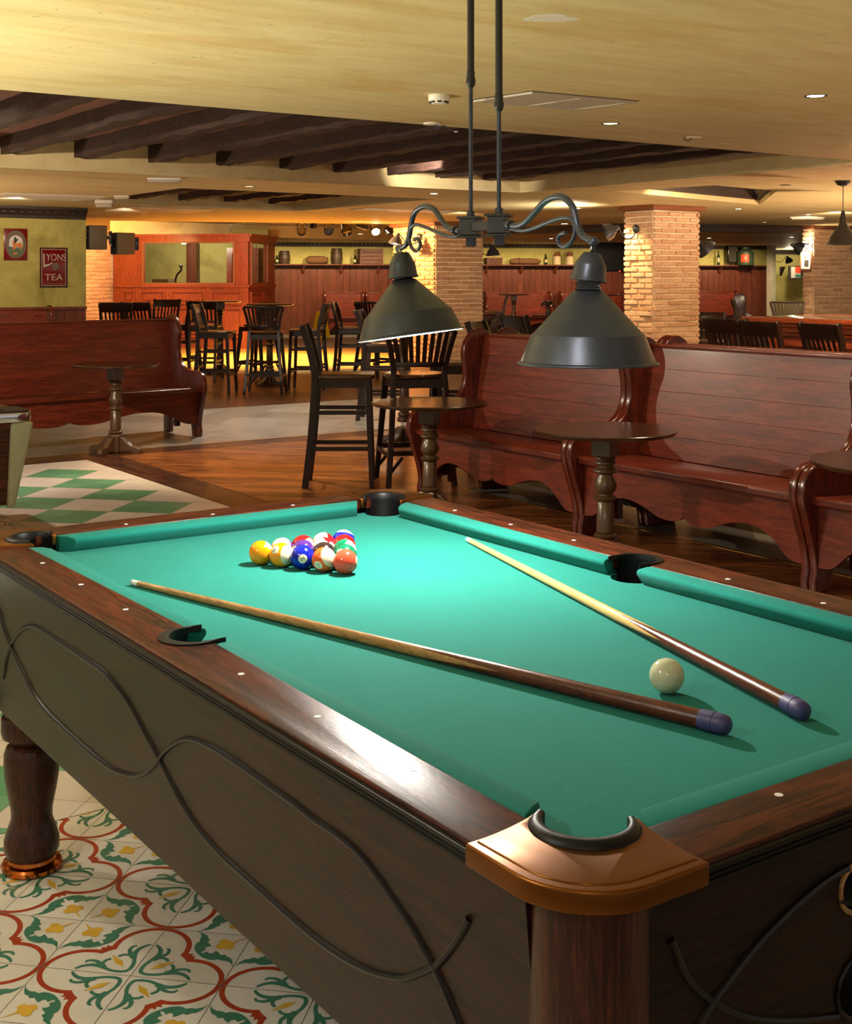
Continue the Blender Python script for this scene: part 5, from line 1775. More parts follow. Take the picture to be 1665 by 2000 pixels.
# smoke detector
x, y = on_ceiling(858, 186)
t = thing('smoke_detector', 'round white smoke detector on the plaster ceiling', 'detector', (x, y, CZ))
mb = MB(); mb.lathe([(0.052, 0.0), (0.053, -0.006), (0.053, -0.026), (0.050, -0.030), (0.042, -0.034), (0.036, -0.042), (0.0, -0.043)], n=40, cap=False); mb.build('housing', 'white_plastic', t, ang=25)
for k in range(8):
    a = k * PI / 4 + 0.2
    mb = MB(); mb.box((0.0425 * math.cos(a), 0.0425 * math.sin(a), -0.0355), (0.012, 0.018, 0.007), a); mb.build('slot', 'dark_slot', t, smooth=False)
# loose cable plate next to it
x, y = on_ceiling(838, 243)
t = thing('ceiling_cable_plate', 'pale ceiling plate with loose purple cable at the edge of the beamed bay', 'cable', (x - 0.02, y - 0.06, CZ))
mb = MB(); mb.lathe([(0.05, 0.0), (0.05, -0.008), (0.0, -0.009)], n=28, cap=False); mb.build('plate', 'white_plastic', t)
mb = MB(); mb.tube(smooth_path([(0.02, 0.0, -0.008), (0.05, -0.01, -0.02), (0.03, 0.0, -0.035), (0.08, -0.005, -0.01), (0.12, -0.01, -0.03), (0.16, -0.01, -0.04)], 5), 0.0028, 6); mb.build('cable', 'cue_bumper', t)
mb = MB(); mb.box((0.165, -0.01, -0.04), (0.018, 0.01, 0.008)); mb.build('connector', 'white_plastic', t, smooth=False)
# hook
x, y = on_ceiling(1352, 267)
t = thing('ceiling_clip', 'small curled wire clip on the ceiling', 'clip', (x, y, CZ))
mb = MB(); mb.box((0.02, 0, -0.003), (0.09, 0.03, 0.006), -0.4); mb.build('plate', 'white_plastic', t, smooth=False)
mb = MB(); mb.tube([(-0.07 + 0.035 * math.cos(a) + 0.03, 0.0, -0.008 - 0.02 * math.sin(a)) for a in [PI * k / 10 for k in range(11)]], 0.003, 6); mb.build('wire', 'socket_black', t)
# air vent
V = [on_ceiling(925, 195), on_ceiling(1040, 178), on_ceiling(1243, 197), on_ceiling(1122, 216.5)]
vc = Vector((sum(p[0] for p in V) / 4, sum(p[1] for p in V) / 4, CZ))
t = thing('ceiling_vent', 'rectangular louvred air vent in the plaster ceiling', 'air vent', vc)
P0, P1, P2 = Vector(V[1]), Vector(V[2]), Vector(V[0])
eu, ev = (P1 - P0), (P2 - P0)
def vp(a, b, z):
    w = P0 + eu * a + ev * b
    return Vector((w.x - vc.x, w.y - vc.y, z))
mb = MB()
mb.prism(rect(0, 1, 0, 1), lambda p: vp(p[0], p[1], 0.0), lambda p: vp(p[0], p[1], -0.012), holes=[rect(0.05, 0.49, 0.06, 0.94), rect(0.51, 0.95, 0.06, 0.94)])
mb.build('frame', 'grey_plastic', t, smooth=False)
mb = MB(); mb.prism(rect(0.02, 0.98, 0.02, 0.98), lambda p: vp(p[0], p[1], 0.0), lambda p: vp(p[0], p[1], -0.001)); mb.build('duct', 'dark_slot', t, smooth=False)
mb = MB()
for k in range(14):
    b = 0.07 + 0.86 * k / 13
    for a0, a1 in ((0.05, 0.49), (0.51, 0.95)):
        mb.bar(vp(a0, b, -0.006), vp(a1, b, -0.006), 0.024, 0.003)
mb.build('louvre_slats', 'grey_plastic', t, smooth=False)
# gap line round the vent
mb = MB(); mb.prism(rect(-0.02, 1.02, -0.03, 1.02), lambda p: vp(p[0], p[1], 0.001), lambda p: vp(p[0], p[1], -0.0015)); mb.build('seal', 'dark_slot', t, smooth=False)
# a pale repair in the plaster
mb = MB()
pp = []
for k in range(22):
    a = 2 * PI * k / 22
    j = 1 + 0.16 * math.sin(3 * a) + 0.1 * math.sin(5 * a + 1)
    x, y = on_ceiling(1077 + 50 * j * math.cos(a), 35 + 7.5 * j * math.sin(a))
    pp.append((x, y))
mb.slab(pp, CZ - 0.0012, CZ)
structure(mb.build('ceiling', 'white_plaster', smooth=False), 'pale repaired patch in the ceiling plaster')
# emergency lights and flat panels
def ebox(u, v, label, sx=0.24, sy=0.1, h=0.05, rz=0.0, mat='white_plastic'):
    x, y = on_ceiling(u, v)
    t = thing('ceiling_light_box', label, 'lamp', (x, y, CZ), rz)
    mb = MB(); mb.slab([(-sx / 2, -sy / 2), (sx / 2, -sy / 2), (sx / 2, sy / 2), (-sx / 2, sy / 2)], -h * 0.5, 0.0); mb.build('housing', mat, t, bev=0.006)
    mb = MB(); mb.slab([(-sx / 2 * 0.94, -sy / 2 * 0.9), (sx / 2 * 0.94, -sy / 2 * 0.9), (sx / 2 * 0.94, sy / 2 * 0.9), (-sx / 2 * 0.94, sy / 2 * 0.9)], -h, -h * 0.5); mb.build('diffuser', 'grey_plastic', t, bev=0.008)
ebox(322, 348, 'long white emergency light on the soffit below the big beamed bay', 0.30, 0.12, 0.04, -0.5)
ebox(204, 390, 'white emergency light hanging at the small beamed bay', 0.2, 0.14, 0.09, -0.5)
ebox(238, 382, 'small white box on the edge of the small beamed bay', 0.16, 0.1, 0.04, -0.5)
ebox(1578, 424, 'flat dark bracket light below the far glowing downlight', 0.5, 0.3, 0.04, 0.2)
# access panels in the ceiling
for u, v, w, d, lab in ((84, 384, 1.1, 0.9, 'square white access panel in the ceiling above the tin signs'), (315, 410, 1.2, 0.9, 'white access panel in the ceiling beyond the small beamed bay'), (790, 411, 1.5, 0.35, 'narrow white ceiling panel behind the lamp rods')):
    x, y = on_ceiling(u, v)
    mb = MB(); mb.box((0, 0, -0.006), (w, d, 0.012), 0.0)
    tag(mb.build('ceiling_panel', 'white_plastic', None, (x, y, CZ), bev=0.003, smooth=False), lab, 'panel')

# ---------------------------------------------------------------- wall lamps
def sconce(base, out, label, lampmat='lamp_iron', power=0, tiltdir=None, arm=0.28, col='wall lamp', bell=0.11):
    # base: spot on the column face, out: unit vector away from it
    o = Vector(out)
    t = thing('wall_lamp', label, 'wall lamp', base)
    m = o.to_track_quat('Z', 'Y').to_matrix().to_4x4()
    mb = MB(); mb.lathe([(0.055, 0.0), (0.055, 0.012), (0.03, 0.035), (0.0, 0.04)], n=24, mtx=m, cap=False); mb.build('wall_plate', lampmat, t)
    e = o * arm
    mb = MB(); mb.tube(smooth_path([o * 0.02, o * 0.05 + Vector((0, 0, -0.1)), o * (arm * 0.55) + Vector((0, 0, -0.12)), o * arm * 0.9 + Vector((0, 0, 0.02)), e + Vector((0, 0, 0.0))], 6), 0.008, 8); mb.build('arm', lampmat, t)
    ax = (Vector(tiltdir) if tiltdir is not None else Vector((0, 0, -1))).normalized()
    mm = ax.to_track_quat('Z', 'Y').to_matrix().to_4x4()
    mb = MB(); mb.lathe([(0.0, -0.05), (0.026, -0.045), (0.034, 0.0), (0.05, 0.02), (0.09, 0.06), (bell, 0.12), (bell + 0.01, 0.14), (bell + 0.004, 0.142), (bell - 0.006, 0.12), (0.08, 0.06), (0.0, 0.03)], e, 28, mm, cap=False); mb.build('lamp_shade', lampmat, t)
    mb = MB(); mb.sphere(e + ax * 0.075, 0.03, 16, 10); mb.build('bulb', 'sconce_glow' if power else 'white_plastic', t)
    if power:
        light('POINT', Vector(base) + e + ax * 0.12, power, WARM, None, 0.04)
    return t
# on the left face of the lamp column
sconce((11.36, 11.72, 2.06), (-1, 0, 0), 'dark metal wall lamp on the lit side of the near brick column', tiltdir=(-0.8, 0.55, -0.4), power=0, arm=0.34)
light('SPOT', (10.6, 12.0, 1.9), 26, (1, 0.9, 0.74), (10.4, 12.2, 2.4), 0.08, 150, 0.7)
p = ray(1372, 16.6); sconce((12.23, 11.62, 1.9), (1, 0, 0), 'dark metal lamp shade peeping out behind the near brick column', tiltdir=(0.7, -0.3, -0.65), arm=0.16, bell=0.13)
sconce((11.90, 17.3, 2.12), (-1, 0, 0), 'dark wall lamp on the orange lit side of the tan column', tiltdir=(-0.3, 0.0, -0.9), power=3, arm=0.42)
sconce((12.90, 16.98, 1.96), (1, 0, 0), 'dark wall lamp on the shaded side of the tan column', tiltdir=(0.1, 0.0, -1), arm=0.26)
sconce((18.13, 14.52, 2.0), (-1, 0, 0), 'dark wall lamp glowing on the edge of the far brick column', tiltdir=(0.75, -0.5, -0.4), power=22, arm=0.34)
p = ray(1512, 38.5); sconce((p[0], p[1], 2.05), (0.6, -0.8, 0), 'small dark wall lamp in the next room', tiltdir=(0.5, 0, -0.8), power=4, arm=0.4)
# framed photo on the far column's edge and picture in the next room
t = thing('picture_frame', 'light wooden picture frame leaning out from the far brick column', 'picture', (18.02, 14.44, 1.73))
mb = MB(); mb.box((0, 0, 0), (0.03, 0.20, 0.32)); mb.build('frame', 'crown_wood', t, bev=0.004)
mb = MB(); mb.box((-0.018, 0, 0), (0.006, 0.15, 0.26)); mb.build('print', 'sign_pale', t, smooth=False)
mb = MB(); mb.box((-0.022, -0.01, -0.03), (0.004, 0.07, 0.12)).box((-0.022, 0.02, 0.07), (0.004, 0.06, 0.03)); mb.build('printed_figure', 'paint_dark', t, smooth=False)
t.rotation_euler = (0.06, 0, 0.45)
q = Vector(ray(1557, 41.3))
t = thing('picture_frame', 'dark framed poster with red and green block on the olive wall beyond', 'picture', (q.x, q.y, 1.62), WANG + 0.05)
mb = MB(); mb.box((0, 0, 0), (0.62, 0.05, 0.42)); mb.build('frame', 'paint_dark', t, smooth=False)
mb = MB(); mb.box((-0.05, -0.03, 0), (0.36, 0.01, 0.36)); mb.build('print', 'sign_pale', t, smooth=False)
mb = MB(); mb.box((0.02, -0.04, 0.08), (0.2, 0.01, 0.2)); mb.build('red_block', 'label_red', t, smooth=False)
mb = MB(); mb.box((0.02, -0.04, -0.11), (0.2, 0.01, 0.1)); mb.build('green_block', 'ink_green', t, smooth=False)

# ---------------------------------------------------------------- pendants over the bar
def pendant(x, y, zb, label, R=0.135):
    t = thing('pendant_lamp', label, 'pendant lamp', (x, y, CZ))
    z = zb - CZ
    mb = MB(); mb.lathe([(0.07, 0.0), (0.07, -0.012), (0.05, -0.04), (0.012, -0.05)], n=28); mb.build('ceiling_canopy', 'lamp_bar', t)
    mb = MB(); mb.lathe([(0.004, -0.04), (0.004, z + 0.30)], n=8); mb.build('cord', 'socket_black', t)
    mb = MB(); mb.lathe([(0.0, z + 0.32), (0.018, z + 0.31), (0.022, z + 0.27), (0.032, z + 0.25), (0.034, z + 0.20), (0.05, z + 0.17), (0.085, z + 0.12), (0.115, z + 0.07), (0.13, z + 0.02), (R, z), (R - 0.004, z), (0.12, z + 0.03), (0.07, z + 0.12), (0.0, z + 0.16)], n=40, cap=False); mb.build('lamp_shade', 'lamp_bar', t)
    mb = MB(); mb.sphere((0, 0, z + 0.06), 0.035, 16, 10); mb.build('bulb', 'bulb_glow', t)
    light('SPOT', (x, y, zb + 0.015), 30, WARM, (x, y, 0), 0.05, 130, 0.5)
pendant(10.01, 7.60, 1.755, 'dark bell shaped pendant lamp over the bar counter, its cord in full view', 0.155)
pendant(11.42, 8.42, 1.72, 'second dark pendant lamp half hidden behind the other one', 0.155)

# ---------------------------------------------------------------- loudspeakers
def speaker(u, v, d, w, h, dep, face, label):
    x, y = ray(u, d)
    t = thing('hanging_loudspeaker', label, 'speaker', (x, y, height_at(v, d)), -YAW - math.radians(face))
    mb = MB()
    fr = [(-w / 2, -dep / 2), (w / 2, -dep / 2), (w / 2 * 0.8, dep / 2), (-w / 2 * 0.8, dep / 2)]
    mb.slab(fr, -h / 2, h / 2); mb.build('cabinet', 'speaker_black', t, bev=0.01)
    mb = MB(); mb.box((0, -dep / 2 - 0.006, 0), (w * 0.88, 0.014, h * 0.92)); mb.build('grille', 'speaker_grille', t, bev=0.004)
    mb = MB(); mb.lathe([(0.07, 0), (0.06, 0.01), (0.0, 0.02)], (0, -dep / 2 - 0.012, 0), 24, Matrix.Rotation(PI / 2, 4, 'X')); mb.build('cone', 'socket_black', t)
    mb = MB(); mb.bar((0, dep / 2, 0), (0, dep / 2 + 0.07, 0), 0.05, 0.05).box((0, dep / 2 + 0.07, 0), (0.1, 0.02, 0.2)); mb.build('wall_bracket', 'socket_black', t, smooth=False)
speaker(189, 464, 19.2, 0.22, 0.36, 0.27, 62, 'black loudspeaker by the end of the green wall')
speaker(241, 476, 19.4, 0.22, 0.33, 0.30, 50, 'black loudspeaker in front of the booth edge')
# ---------------------------------------------------------------- stage lights on a bar
a, b = ray(566, 22.2), ray(776, 22.2)
mb = MB(); mb.tube([(a[0], a[1], 2.40), (b[0], b[1], 2.40)], 0.024, 12)
tag(mb.build('lighting_bar', 'socket_black', None), 'black pipe under the ceiling carrying the stage lights', 'pipe')
def stage_light(u, v, label, aim, lit=False, L=0.2, R=0.075, power=0):
    d = 22.0
    x, y = ray(u, d)
    z = height_at(v, d)
    t = thing('stage_spotlight', label, 'stage light', (x, y, z), group=None)
    ax = Vector(aim).normalized()
    m = ax.to_track_quat('Z', 'Y').to_matrix().to_4x4()
    mb = MB(); mb.lathe([(0.0, -L * 0.55), (R * 0.6, -L * 0.5), (R * 0.75, -L * 0.3), (R * 0.8, 0.0), (R, 0.02), (R, L * 0.45), (R * 0.93, L * 0.45), (R * 0.8, 0.06), (0.0, 0.05)], n=28, mtx=m, cap=False); mb.build('can', 'socket_black', t)
    mb = MB(); mb.lathe([(0.0, L * 0.30), (R * 0.85, L * 0.30)], n=24, mtx=m, cap=False); mb.build('lens', 'stage_glow' if lit else 'steel', t)
    xx = (m.to_3x3() @ Vector((1, 0, 0)))
    mb = MB(); mb.tube([xx * R * 1.02, xx * R * 1.1 + Vector((0, 0, 0.1)), Vector((0, 0, 2.40 - z)), -xx * R * 1.1 + Vector((0, 0, 0.1)), -xx * R * 1.02], 0.009, 6); mb.build('yoke', 'socket_black', t)
    if power:
        light('SPOT', Vector((x, y, z)) + ax * L * 0.5, power, (1, 0.75, 0.32), Vector((x, y, z)) + ax * 3, 0.06, 60, 0.5)
VF = Vector((SY, CY, 0))           # along the view
VR = Vector((CY, -SY, 0))
stage_light(590, 449, 'round stage light with dark lamp group, first on the lighting bar by the booth', -VF * 0.8 - Vector((0, 0, 0.35)))
stage_light(612, 437, 'small stage light tucked up between the first two round ones', VF * 0.3 - Vector((0, 0, 0.5)), R=0.06, L=0.14)
stage_light(643, 450, 'round stage light with bare reflector facing the room', -VF * 0.9 - Vector((0, 0, 0.2)))
stage_light(676, 447, 'wide dark stage floodlight tilted to the floor', VR * 0.3 - VF * 0.3 - Vector((0, 0, 0.8)), R=0.1, L=0.2)
stage_light(708, 442, 'dark stage light lying flat beside the wide floodlight', VR * 0.9 - Vector((0, 0, 0.2)), R=0.06, L=0.2)
stage_light(733, 448, 'stage light shining straight at the viewer', -VF * 0.7 + VR * 0.15 - Vector((0, 0, 0.45)), True, R=0.075)
stage_light(762, 446, 'bright stage light at the end of the lighting bar', -VF * 0.2 - VR * 0.5 - Vector((0, 0, 0.6)), True, R=0.08)
a = [ray(u, 21.0) + (z,) for u, z in ((452, 2.2), (450, 2.30), (460, 2.335), (520, 2.33), (580, 2.335))]
mb = MB(); mb.tube(smooth_path(a, 5), 0.006, 6)
tag(mb.build('hanging_cable', 'socket_black', None), 'thin black cable running from the booth to the stage lights', 'cable')

# ---------------------------------------------------------------- tin signs on the green wall
GY = 16.235
def signbase(name, label, x0, x1, z0, z1, mat):
    t = thing(name, label, 'sign', ((x0 + x1) / 2, GY, (z0 + z1) / 2))
    mb = MB(); mb.box((0, -0.006, 0), (x1 - x0, 0.012, z1 - z0)); mb.build('plate', mat, t, bev=0.004)
    return t
def ontin(t, name, mat, poly, y=-0.0135, holes=()):
    mb = MB(); mb.prism(poly, lambda p: (p[0], y, p[1]), lambda p: (p[0], y - 0.0015, p[1]), holes=holes)
    return mb.build(name, mat, t, smooth=False)
def letters(t, name, mat, text, size, x, z, sx=1.0, y=-0.0165):
    vs, fs = glyphs(text, size)
    mb = MB()
    for f in fs:
        mb.face([(x + vs[i][0] * sx, y, z + vs[i][1]) for i in f])
    return mb.build(name, mat, t, smooth=False)
t = signbase('tin_sign', 'red tin sign with silver tea lettering in a narrow frame', 5.306, 5.66, 1.328, 1.834, 'sign_red')
W, H = 0.354, 0.506
ontin(t, 'dark_border', 'sign_dark', rect(-W / 2, W / 2, -H / 2, H / 2), holes=[rect(-W / 2 + 0.016, W / 2 - 0.016, -H / 2 + 0.016, H / 2 - 0.016)])
ontin(t, 'silver_line', 'sign_silver', rect(-W / 2 + 0.02, W / 2 - 0.02, -H / 2 + 0.02, H / 2 - 0.02), holes=[rect(-W / 2 + 0.026, W / 2 - 0.026, -H / 2 + 0.026, H / 2 - 0.026)])
letters(t, 'lettering', 'sign_silver', 'YONS', 0.125, 0.032, 0.125, 0.78)
ontin(t, 'lettering', 'sign_silver', [(-0.138, 0.175), (-0.118, 0.165), (-0.118, 0.035), (-0.06, 0.045), (-0.03, 0.062), (-0.015, 0.07), (-0.02, 0.05), (-0.05, 0.028), (-0.09, 0.012), (-0.128, 0.0), (-0.132, 0.012)], -0.0145)
letters(t, 'lettering', 'sign_silver', 'TEA', 0.115, 0.0, -0.13, 1.15)
ontin(t, 'tea_bean', 'sign_bronze', [(0.02 + 0.048 * math.cos(k * PI / 12), 0.01 + 0.05 * math.sin(k * PI / 12)) for k in range(24)])
for k in range(9):
    ontin(t, 'small_print', 'sign_bronze', rect(-0.115 + k * 0.026, -0.097 + k * 0.026, -0.212, -0.204))
t = signbase('tin_sign', 'red tin sign with an oval picture of a rider', 4.852, 5.148, 1.668, 2.067, 'sign_red')
ovo = [(0.128 * math.copysign(abs(math.cos(a)) ** 0.8, math.cos(a)), 0.175 * math.sin(a)) for a in [2 * PI * k / 36 for k in range(36)]]
ontin(t, 'oval_border', 'sign_bronze', ovo)
ontin(t, 'sky', 'sign_pale', [(0.085 * math.cos(a), 0.03 + 0.085 * math.sin(a)) for a in [PI * k / 14 for k in range(15)]] + [(-0.09, -0.05), (0.09, -0.05)], -0.0155)
ontin(t, 'ground', 'paint_green', [(-0.095, -0.02), (-0.03, -0.04), (0.095, -0.03), (0.08, -0.12), (0.0, -0.15), (-0.08, -0.12)], -0.0165)
ontin(t, 'horse', 'paint_orange', [(-0.04, -0.07), (-0.035, -0.02), (-0.045, 0.04), (-0.02, 0.05), (0.01, 0.01), (0.06, 0.03), (0.085, -0.02), (0.06, -0.07), (0.045, -0.03), (0.0, -0.03), (-0.02, -0.07)], -0.0175)
ontin(t, 'rider', 'paint_dark', [(-0.02, 0.02), (-0.025, 0.07), (-0.012, 0.1), (0.004, 0.075), (0.03, 0.06), (0.01, 0.04), (0.0, 0.015)], -0.0185)
ontin(t, 'hounds', 'paint_orange', [(-0.05, -0.12), (-0.03, -0.105), (0.0, -0.1), (0.03, -0.11), (0.0, -0.13)], -0.0175)

# ---------------------------------------------------------------- things on the shelf and the back wall
SHZ = 1.80
def on_shelf(u, off=0.15):
    p = wall_spot(u, off)
    return (p.x, p.y, SHZ)
def barrel(u, R, h, label):
    t = thing('wooden_barrel', label, 'barrel', on_shelf(u))
    mb = MB(); mb.lathe([(R * 0.82, 0), (R * 0.94, h * 0.25), (R, h * 0.5), (R * 0.94, h * 0.75), (R * 0.82, h)], n=32); mb.build('staves', 'barrel_wood', t)
    for z in (0.08, 0.3, 0.7, 0.92):
        rr_ = R * (0.82 + 0.18 * (1 - (2 * z - 1) ** 2))
        mb = MB(); mb.lathe([(rr_ + 0.004, h * (z - 0.03)), (rr_ + 0.006, h * (z + 0.03))], n=32, cap=False); mb.build('hoop', 'lamp_bar', t)
barrel(556, 0.14, 0.33, 'small dark wooden barrel on the shelf close to the booth')
barrel(658, 0.145, 0.40, 'taller dark wooden barrel on the shelf, left of a bottle and a chest')
def bottle(u, h, label, off=0.14, R=0.038):
    t = thing('bottle', label, 'bottle', on_shelf(u, off), group='bottles on the long shelf')
    mb = MB(); mb.lathe([(R * 0.9, 0), (R, 0.02), (R, h * 0.58), (R * 0.8, h * 0.66), (R * 0.38, h * 0.74), (R * 0.34, h * 0.95)], n=24); mb.build('glass_body', 'bottle_glass', t)
    mb = MB(); mb.lathe([(R * 0.44, h * 0.93), (R * 0.44, h), (0, h)], n=20); mb.build('cap', 'socket_black', t)
    mb = MB(); mb.lathe([(R * 1.01, h * 0.2), (R * 1.01, h * 0.48)], n=24, cap=False); mb.build('label', 'jug_cream', t)
bottle(533.5, 0.22, 'small glass bottle on the shelf closest to the booth')
bottle(541.5, 0.22, 'small glass bottle on the shelf, next to the small barrel')
bottle(693, 0.24, 'glass bottle on the shelf between the taller barrel and the chest')
bottle(1067, 0.29, 'green glass bottle on the shelf beside the stoneware jugs')
bottle(1404, 0.40, 'tall dark bottle on the shelf right of the near brick column')
t = thing('burlap_sack', 'dark full sack lying on the shelf between two barrels', 'sack', on_shelf(620, 0.16), WANG)
mb = MB(); mb.lathe([(0.0, -0.29), (0.08, -0.27), (0.12, -0.2), (0.125, 0.0), (0.115, 0.18), (0.07, 0.27), (0.0, 0.3)], (0, 0, 0.1), 24, Matrix.Rotation(PI / 2, 4, 'Y') @ Matrix.Scale(0.85, 4, (1, 0, 0)), cap=False); mb.build('cloth_body', 'sack', t)
mb = MB(); mb.tube([(0.26 , 0.07 * math.cos(a), 0.1 + 0.065 * math.sin(a)) for a in [2 * PI * k / 14 for k in range(15)]], 0.012, 6); mb.build('tie', 'barrel_wood', t)
def crate(u, w, h, label, off=0.15):
    t = thing('wooden_crate', label, 'crate', on_shelf(u, off), WANG)
    for k in range(4):
        mb = MB(); mb.box((0, 0, h * (k + 0.5) / 4), (w, 0.24, h / 4 - 0.008)); mb.build('board', 'crate_wood', t, bev=0.004, smooth=False)
    for x in (-w / 2 + 0.03, w / 2 - 0.03):
        mb = MB(); mb.box((x, -0.125, h / 2), (0.045, 0.02, h)); mb.build('batten', 'crate_wood', t, smooth=False)
crate(724, 0.62, 0.40, 'large brown wooden chest on the shelf left of the tan column')
crate(964, 0.44, 0.18, 'low wooden crate on the shelf right of the tan column')
t = thing('burlap_sack', 'long tan log shaped sack on the shelf beside the green bottle', 'sack', on_shelf(1027, 0.16), WANG)
mb = MB(); mb.lathe([(0.0, -0.44), (0.06, -0.43), (0.095, -0.3), (0.09, -0.1), (0.1, 0.1), (0.085, 0.32), (0.05, 0.42), (0.0, 0.43)], (0, 0, 0.085), 24, Matrix.Rotation(PI / 2, 4, 'Y') @ Matrix.Scale(0.85, 4, (1, 0, 0)), cap=False); mb.build('cloth_body', 'sack', t)
mb = MB(); mb.tube([(-0.2, 0.095 * math.cos(a), 0.085 + 0.085 * math.sin(a)) for a in [2 * PI * k / 14 for k in range(15)]], 0.01, 6); mb.build('tie', 'barrel_wood', t)
def jug(u, label):
    t = thing('stoneware_jug', label, 'jug', on_shelf(u, 0.15), group='stoneware jugs')
    mb = MB(); mb.lathe([(0.10, 0), (0.105, 0.02), (0.105, 0.22)], n=28); mb.build('lower_body', 'jug_cream', t)
    mb = MB(); mb.lathe([(0.105, 0.22), (0.10, 0.26), (0.07, 0.30), (0.045, 0.315), (0.045, 0.345), (0.05, 0.35)], n=28); mb.build('shoulder', 'jug_brown', t)
    mb = MB(); mb.tube(smooth_path([(0.04, 0, 0.335), (0.09, 0, 0.34), (0.11, 0, 0.29), (0.10, 0, 0.25)], 5), 0.011, 8); mb.build('handle', 'jug_brown', t)
jug(1088.5, 'cream and brown stoneware jug on the shelf next to the green bottle')
jug(1113, 'cream and brown stoneware jug on the shelf near the larger lamp shade')
t = thing('milk_can', 'dark green metal can with orange red label on the shelf', 'can', on_shelf(1456, 0.27))
mb = MB(); mb.lathe([(0.235, 0), (0.24, 0.02), (0.24, 0.32), (0.22, 0.38), (0.14, 0.43), (0.12, 0.45), (0.12, 0.48), (0.135, 0.485), (0.135, 0.5), (0.0, 0.5)], n=36); mb.build('can_body', 'can_green', t)
n_ = Vector((-t.location.x, -t.location.y, 0)).normalized()
rt_ = Vector((-n_.y, n_.x, 0)) 
def canp(x, z, k=0.242):
    return n_ * math.sqrt(k * k - x * x) + rt_ * x + Vector((0, 0, z))
mb = MB()
for i in range(8):
    x0, x1 = -0.11 + 0.22 * i / 8, -0.11 + 0.22 * (i + 1) / 8
    mb.face([canp(x0, 0.08), canp(x1, 0.08), canp(x1, 0.3), canp(x0, 0.3)])
mb.build('paper_label', 'label_red', t)
vs, fs = glyphs('K', 0.13)
mb = MB()
for f in fs:
    mb.face([canp(0.03 + vs[i][0], 0.19 + vs[i][1], 0.244) for i in f])
mb.build('lettering', 'jug_cream', t, smooth=False)
q = wall_spot(1428, 0.14)
t = thing('loudspeaker', 'slim black loudspeaker on the olive wall above the shelf', 'speaker', (q.x, q.y, 2.1), WANG)
mb = MB(); mb.box((0, 0, 0), (0.26, 0.2, 0.46)); mb.build('cabinet', 'tv_black', t, bev=0.01)
mb = MB(); mb.box((0, -0.105, 0), (0.23, 0.015, 0.43)); mb.build('grille', 'speaker_grille', t, smooth=False)
# television
d_ = 29.0
q = Vector(ray(1205, d_))
t = thing('wall_tv', 'large black wall television with a red standby light', 'tv', (q.x, q.y, height_at(502, d_)), -YAW + 0.1)
mb = MB(); mb.box((0, 0, 0), (1.15, 0.06, 0.66)); mb.build('housing', 'tv_black', t, bev=0.008)
mb = MB(); mb.box((0, -0.031, 0.01), (1.11, 0.004, 0.61)); mb.build('screen', 'tv_black', t, smooth=False)
mb = MB(); mb.box((0.06, -0.034, -0.315), (0.03, 0.006, 0.014)); mb.build('standby_light', 'led_red', t, smooth=False)
mb = MB(); mb.bar((0, 0.03, 0), (0, 1.6, 0.2), 0.08, 0.08); mb.build('wall_arm', 'socket_black', t, smooth=False)
# wet floor sign
x, y = ray(627, 30.6)
t = thing('floor_sign', 'yellow plastic floor sign standing before the far settle', 'sign', (x, y, 0.006), -YAW + 0.7)
for s in (-1, 1):
    mb = MB()
    c = [(-0.15, 0.05), (-0.13, 0.0), (-0.09, 0.0), (-0.07, 0.05), (0.07, 0.05), (0.09, 0.0), (0.13, 0.0), (0.15, 0.05), (0.11, 0.64), (-0.11, 0.64)]
    mb.prism(c, lambda p: (p[0], s * (0.17 - 0.16 * p[1] / 0.64), p[1]), lambda p: (p[0], s * (0.19 - 0.16 * p[1] / 0.64), p[1]))
    mb.build('board', 'yellow_plastic', t, smooth=False)
mb = MB(); mb.box((0, 0, 0.63), (0.14, 0.06, 0.03)); mb.build('hinge', 'yellow_plastic', t, smooth=False)
# dried flowers on a far table
x, y = ray(1071, 24)
t = thing('flower_vase', 'small vase of dark dried flowers behind the larger lamp shade', 'vase', (x, y, 0.76))
mb = MB(); mb.lathe([(0.04, 0), (0.05, 0.04), (0.03, 0.1), (0.035, 0.12)], n=20); mb.build('vase_body', 'can_green', t)
mb = MB()
rr = random.Random(3)
for k in range(16):
    e = Vector((rr.uniform(-0.1, 0.1), rr.uniform(-0.1, 0.1), 0.2 + rr.uniform(-0.04, 0.05)))
    mb.tube([(0, 0, 0.1), e * 0.7, e], 0.004, 5); mb.sphere(e, 0.024, 8, 6)
mb.build('flowers', 'paint_dark', t)

p = ray(1071, 24)
t2 = thing('side_table', 'low table carrying the dried flowers, behind the larger lamp shade', 'table', (p[0], p[1], 0))
mb = MB(); mb.lathe([(0.30, 0.735), (0.31, 0.75), (0.30, 0.76), (0, 0.76)], n=32); mb.build('table_top', 'table_top', t2)
mb = MB(); mb.lathe([(0.2, 0), (0.2, 0.03), (0.04, 0.06), (0.04, 0.735)], n=24); mb.build('pedestal_post', 'table_wood', t2)

# ---------------------------------------------------------------- light
w = bpy.data.worlds.new('World')
w.use_nodes = True
w.node_tree.nodes['Background'].inputs['Color'].default_value = (1.0, 0.92, 0.82, 1)
w.node_tree.nodes['Background'].inputs['Strength'].default_value = 0.28
SC.world = w
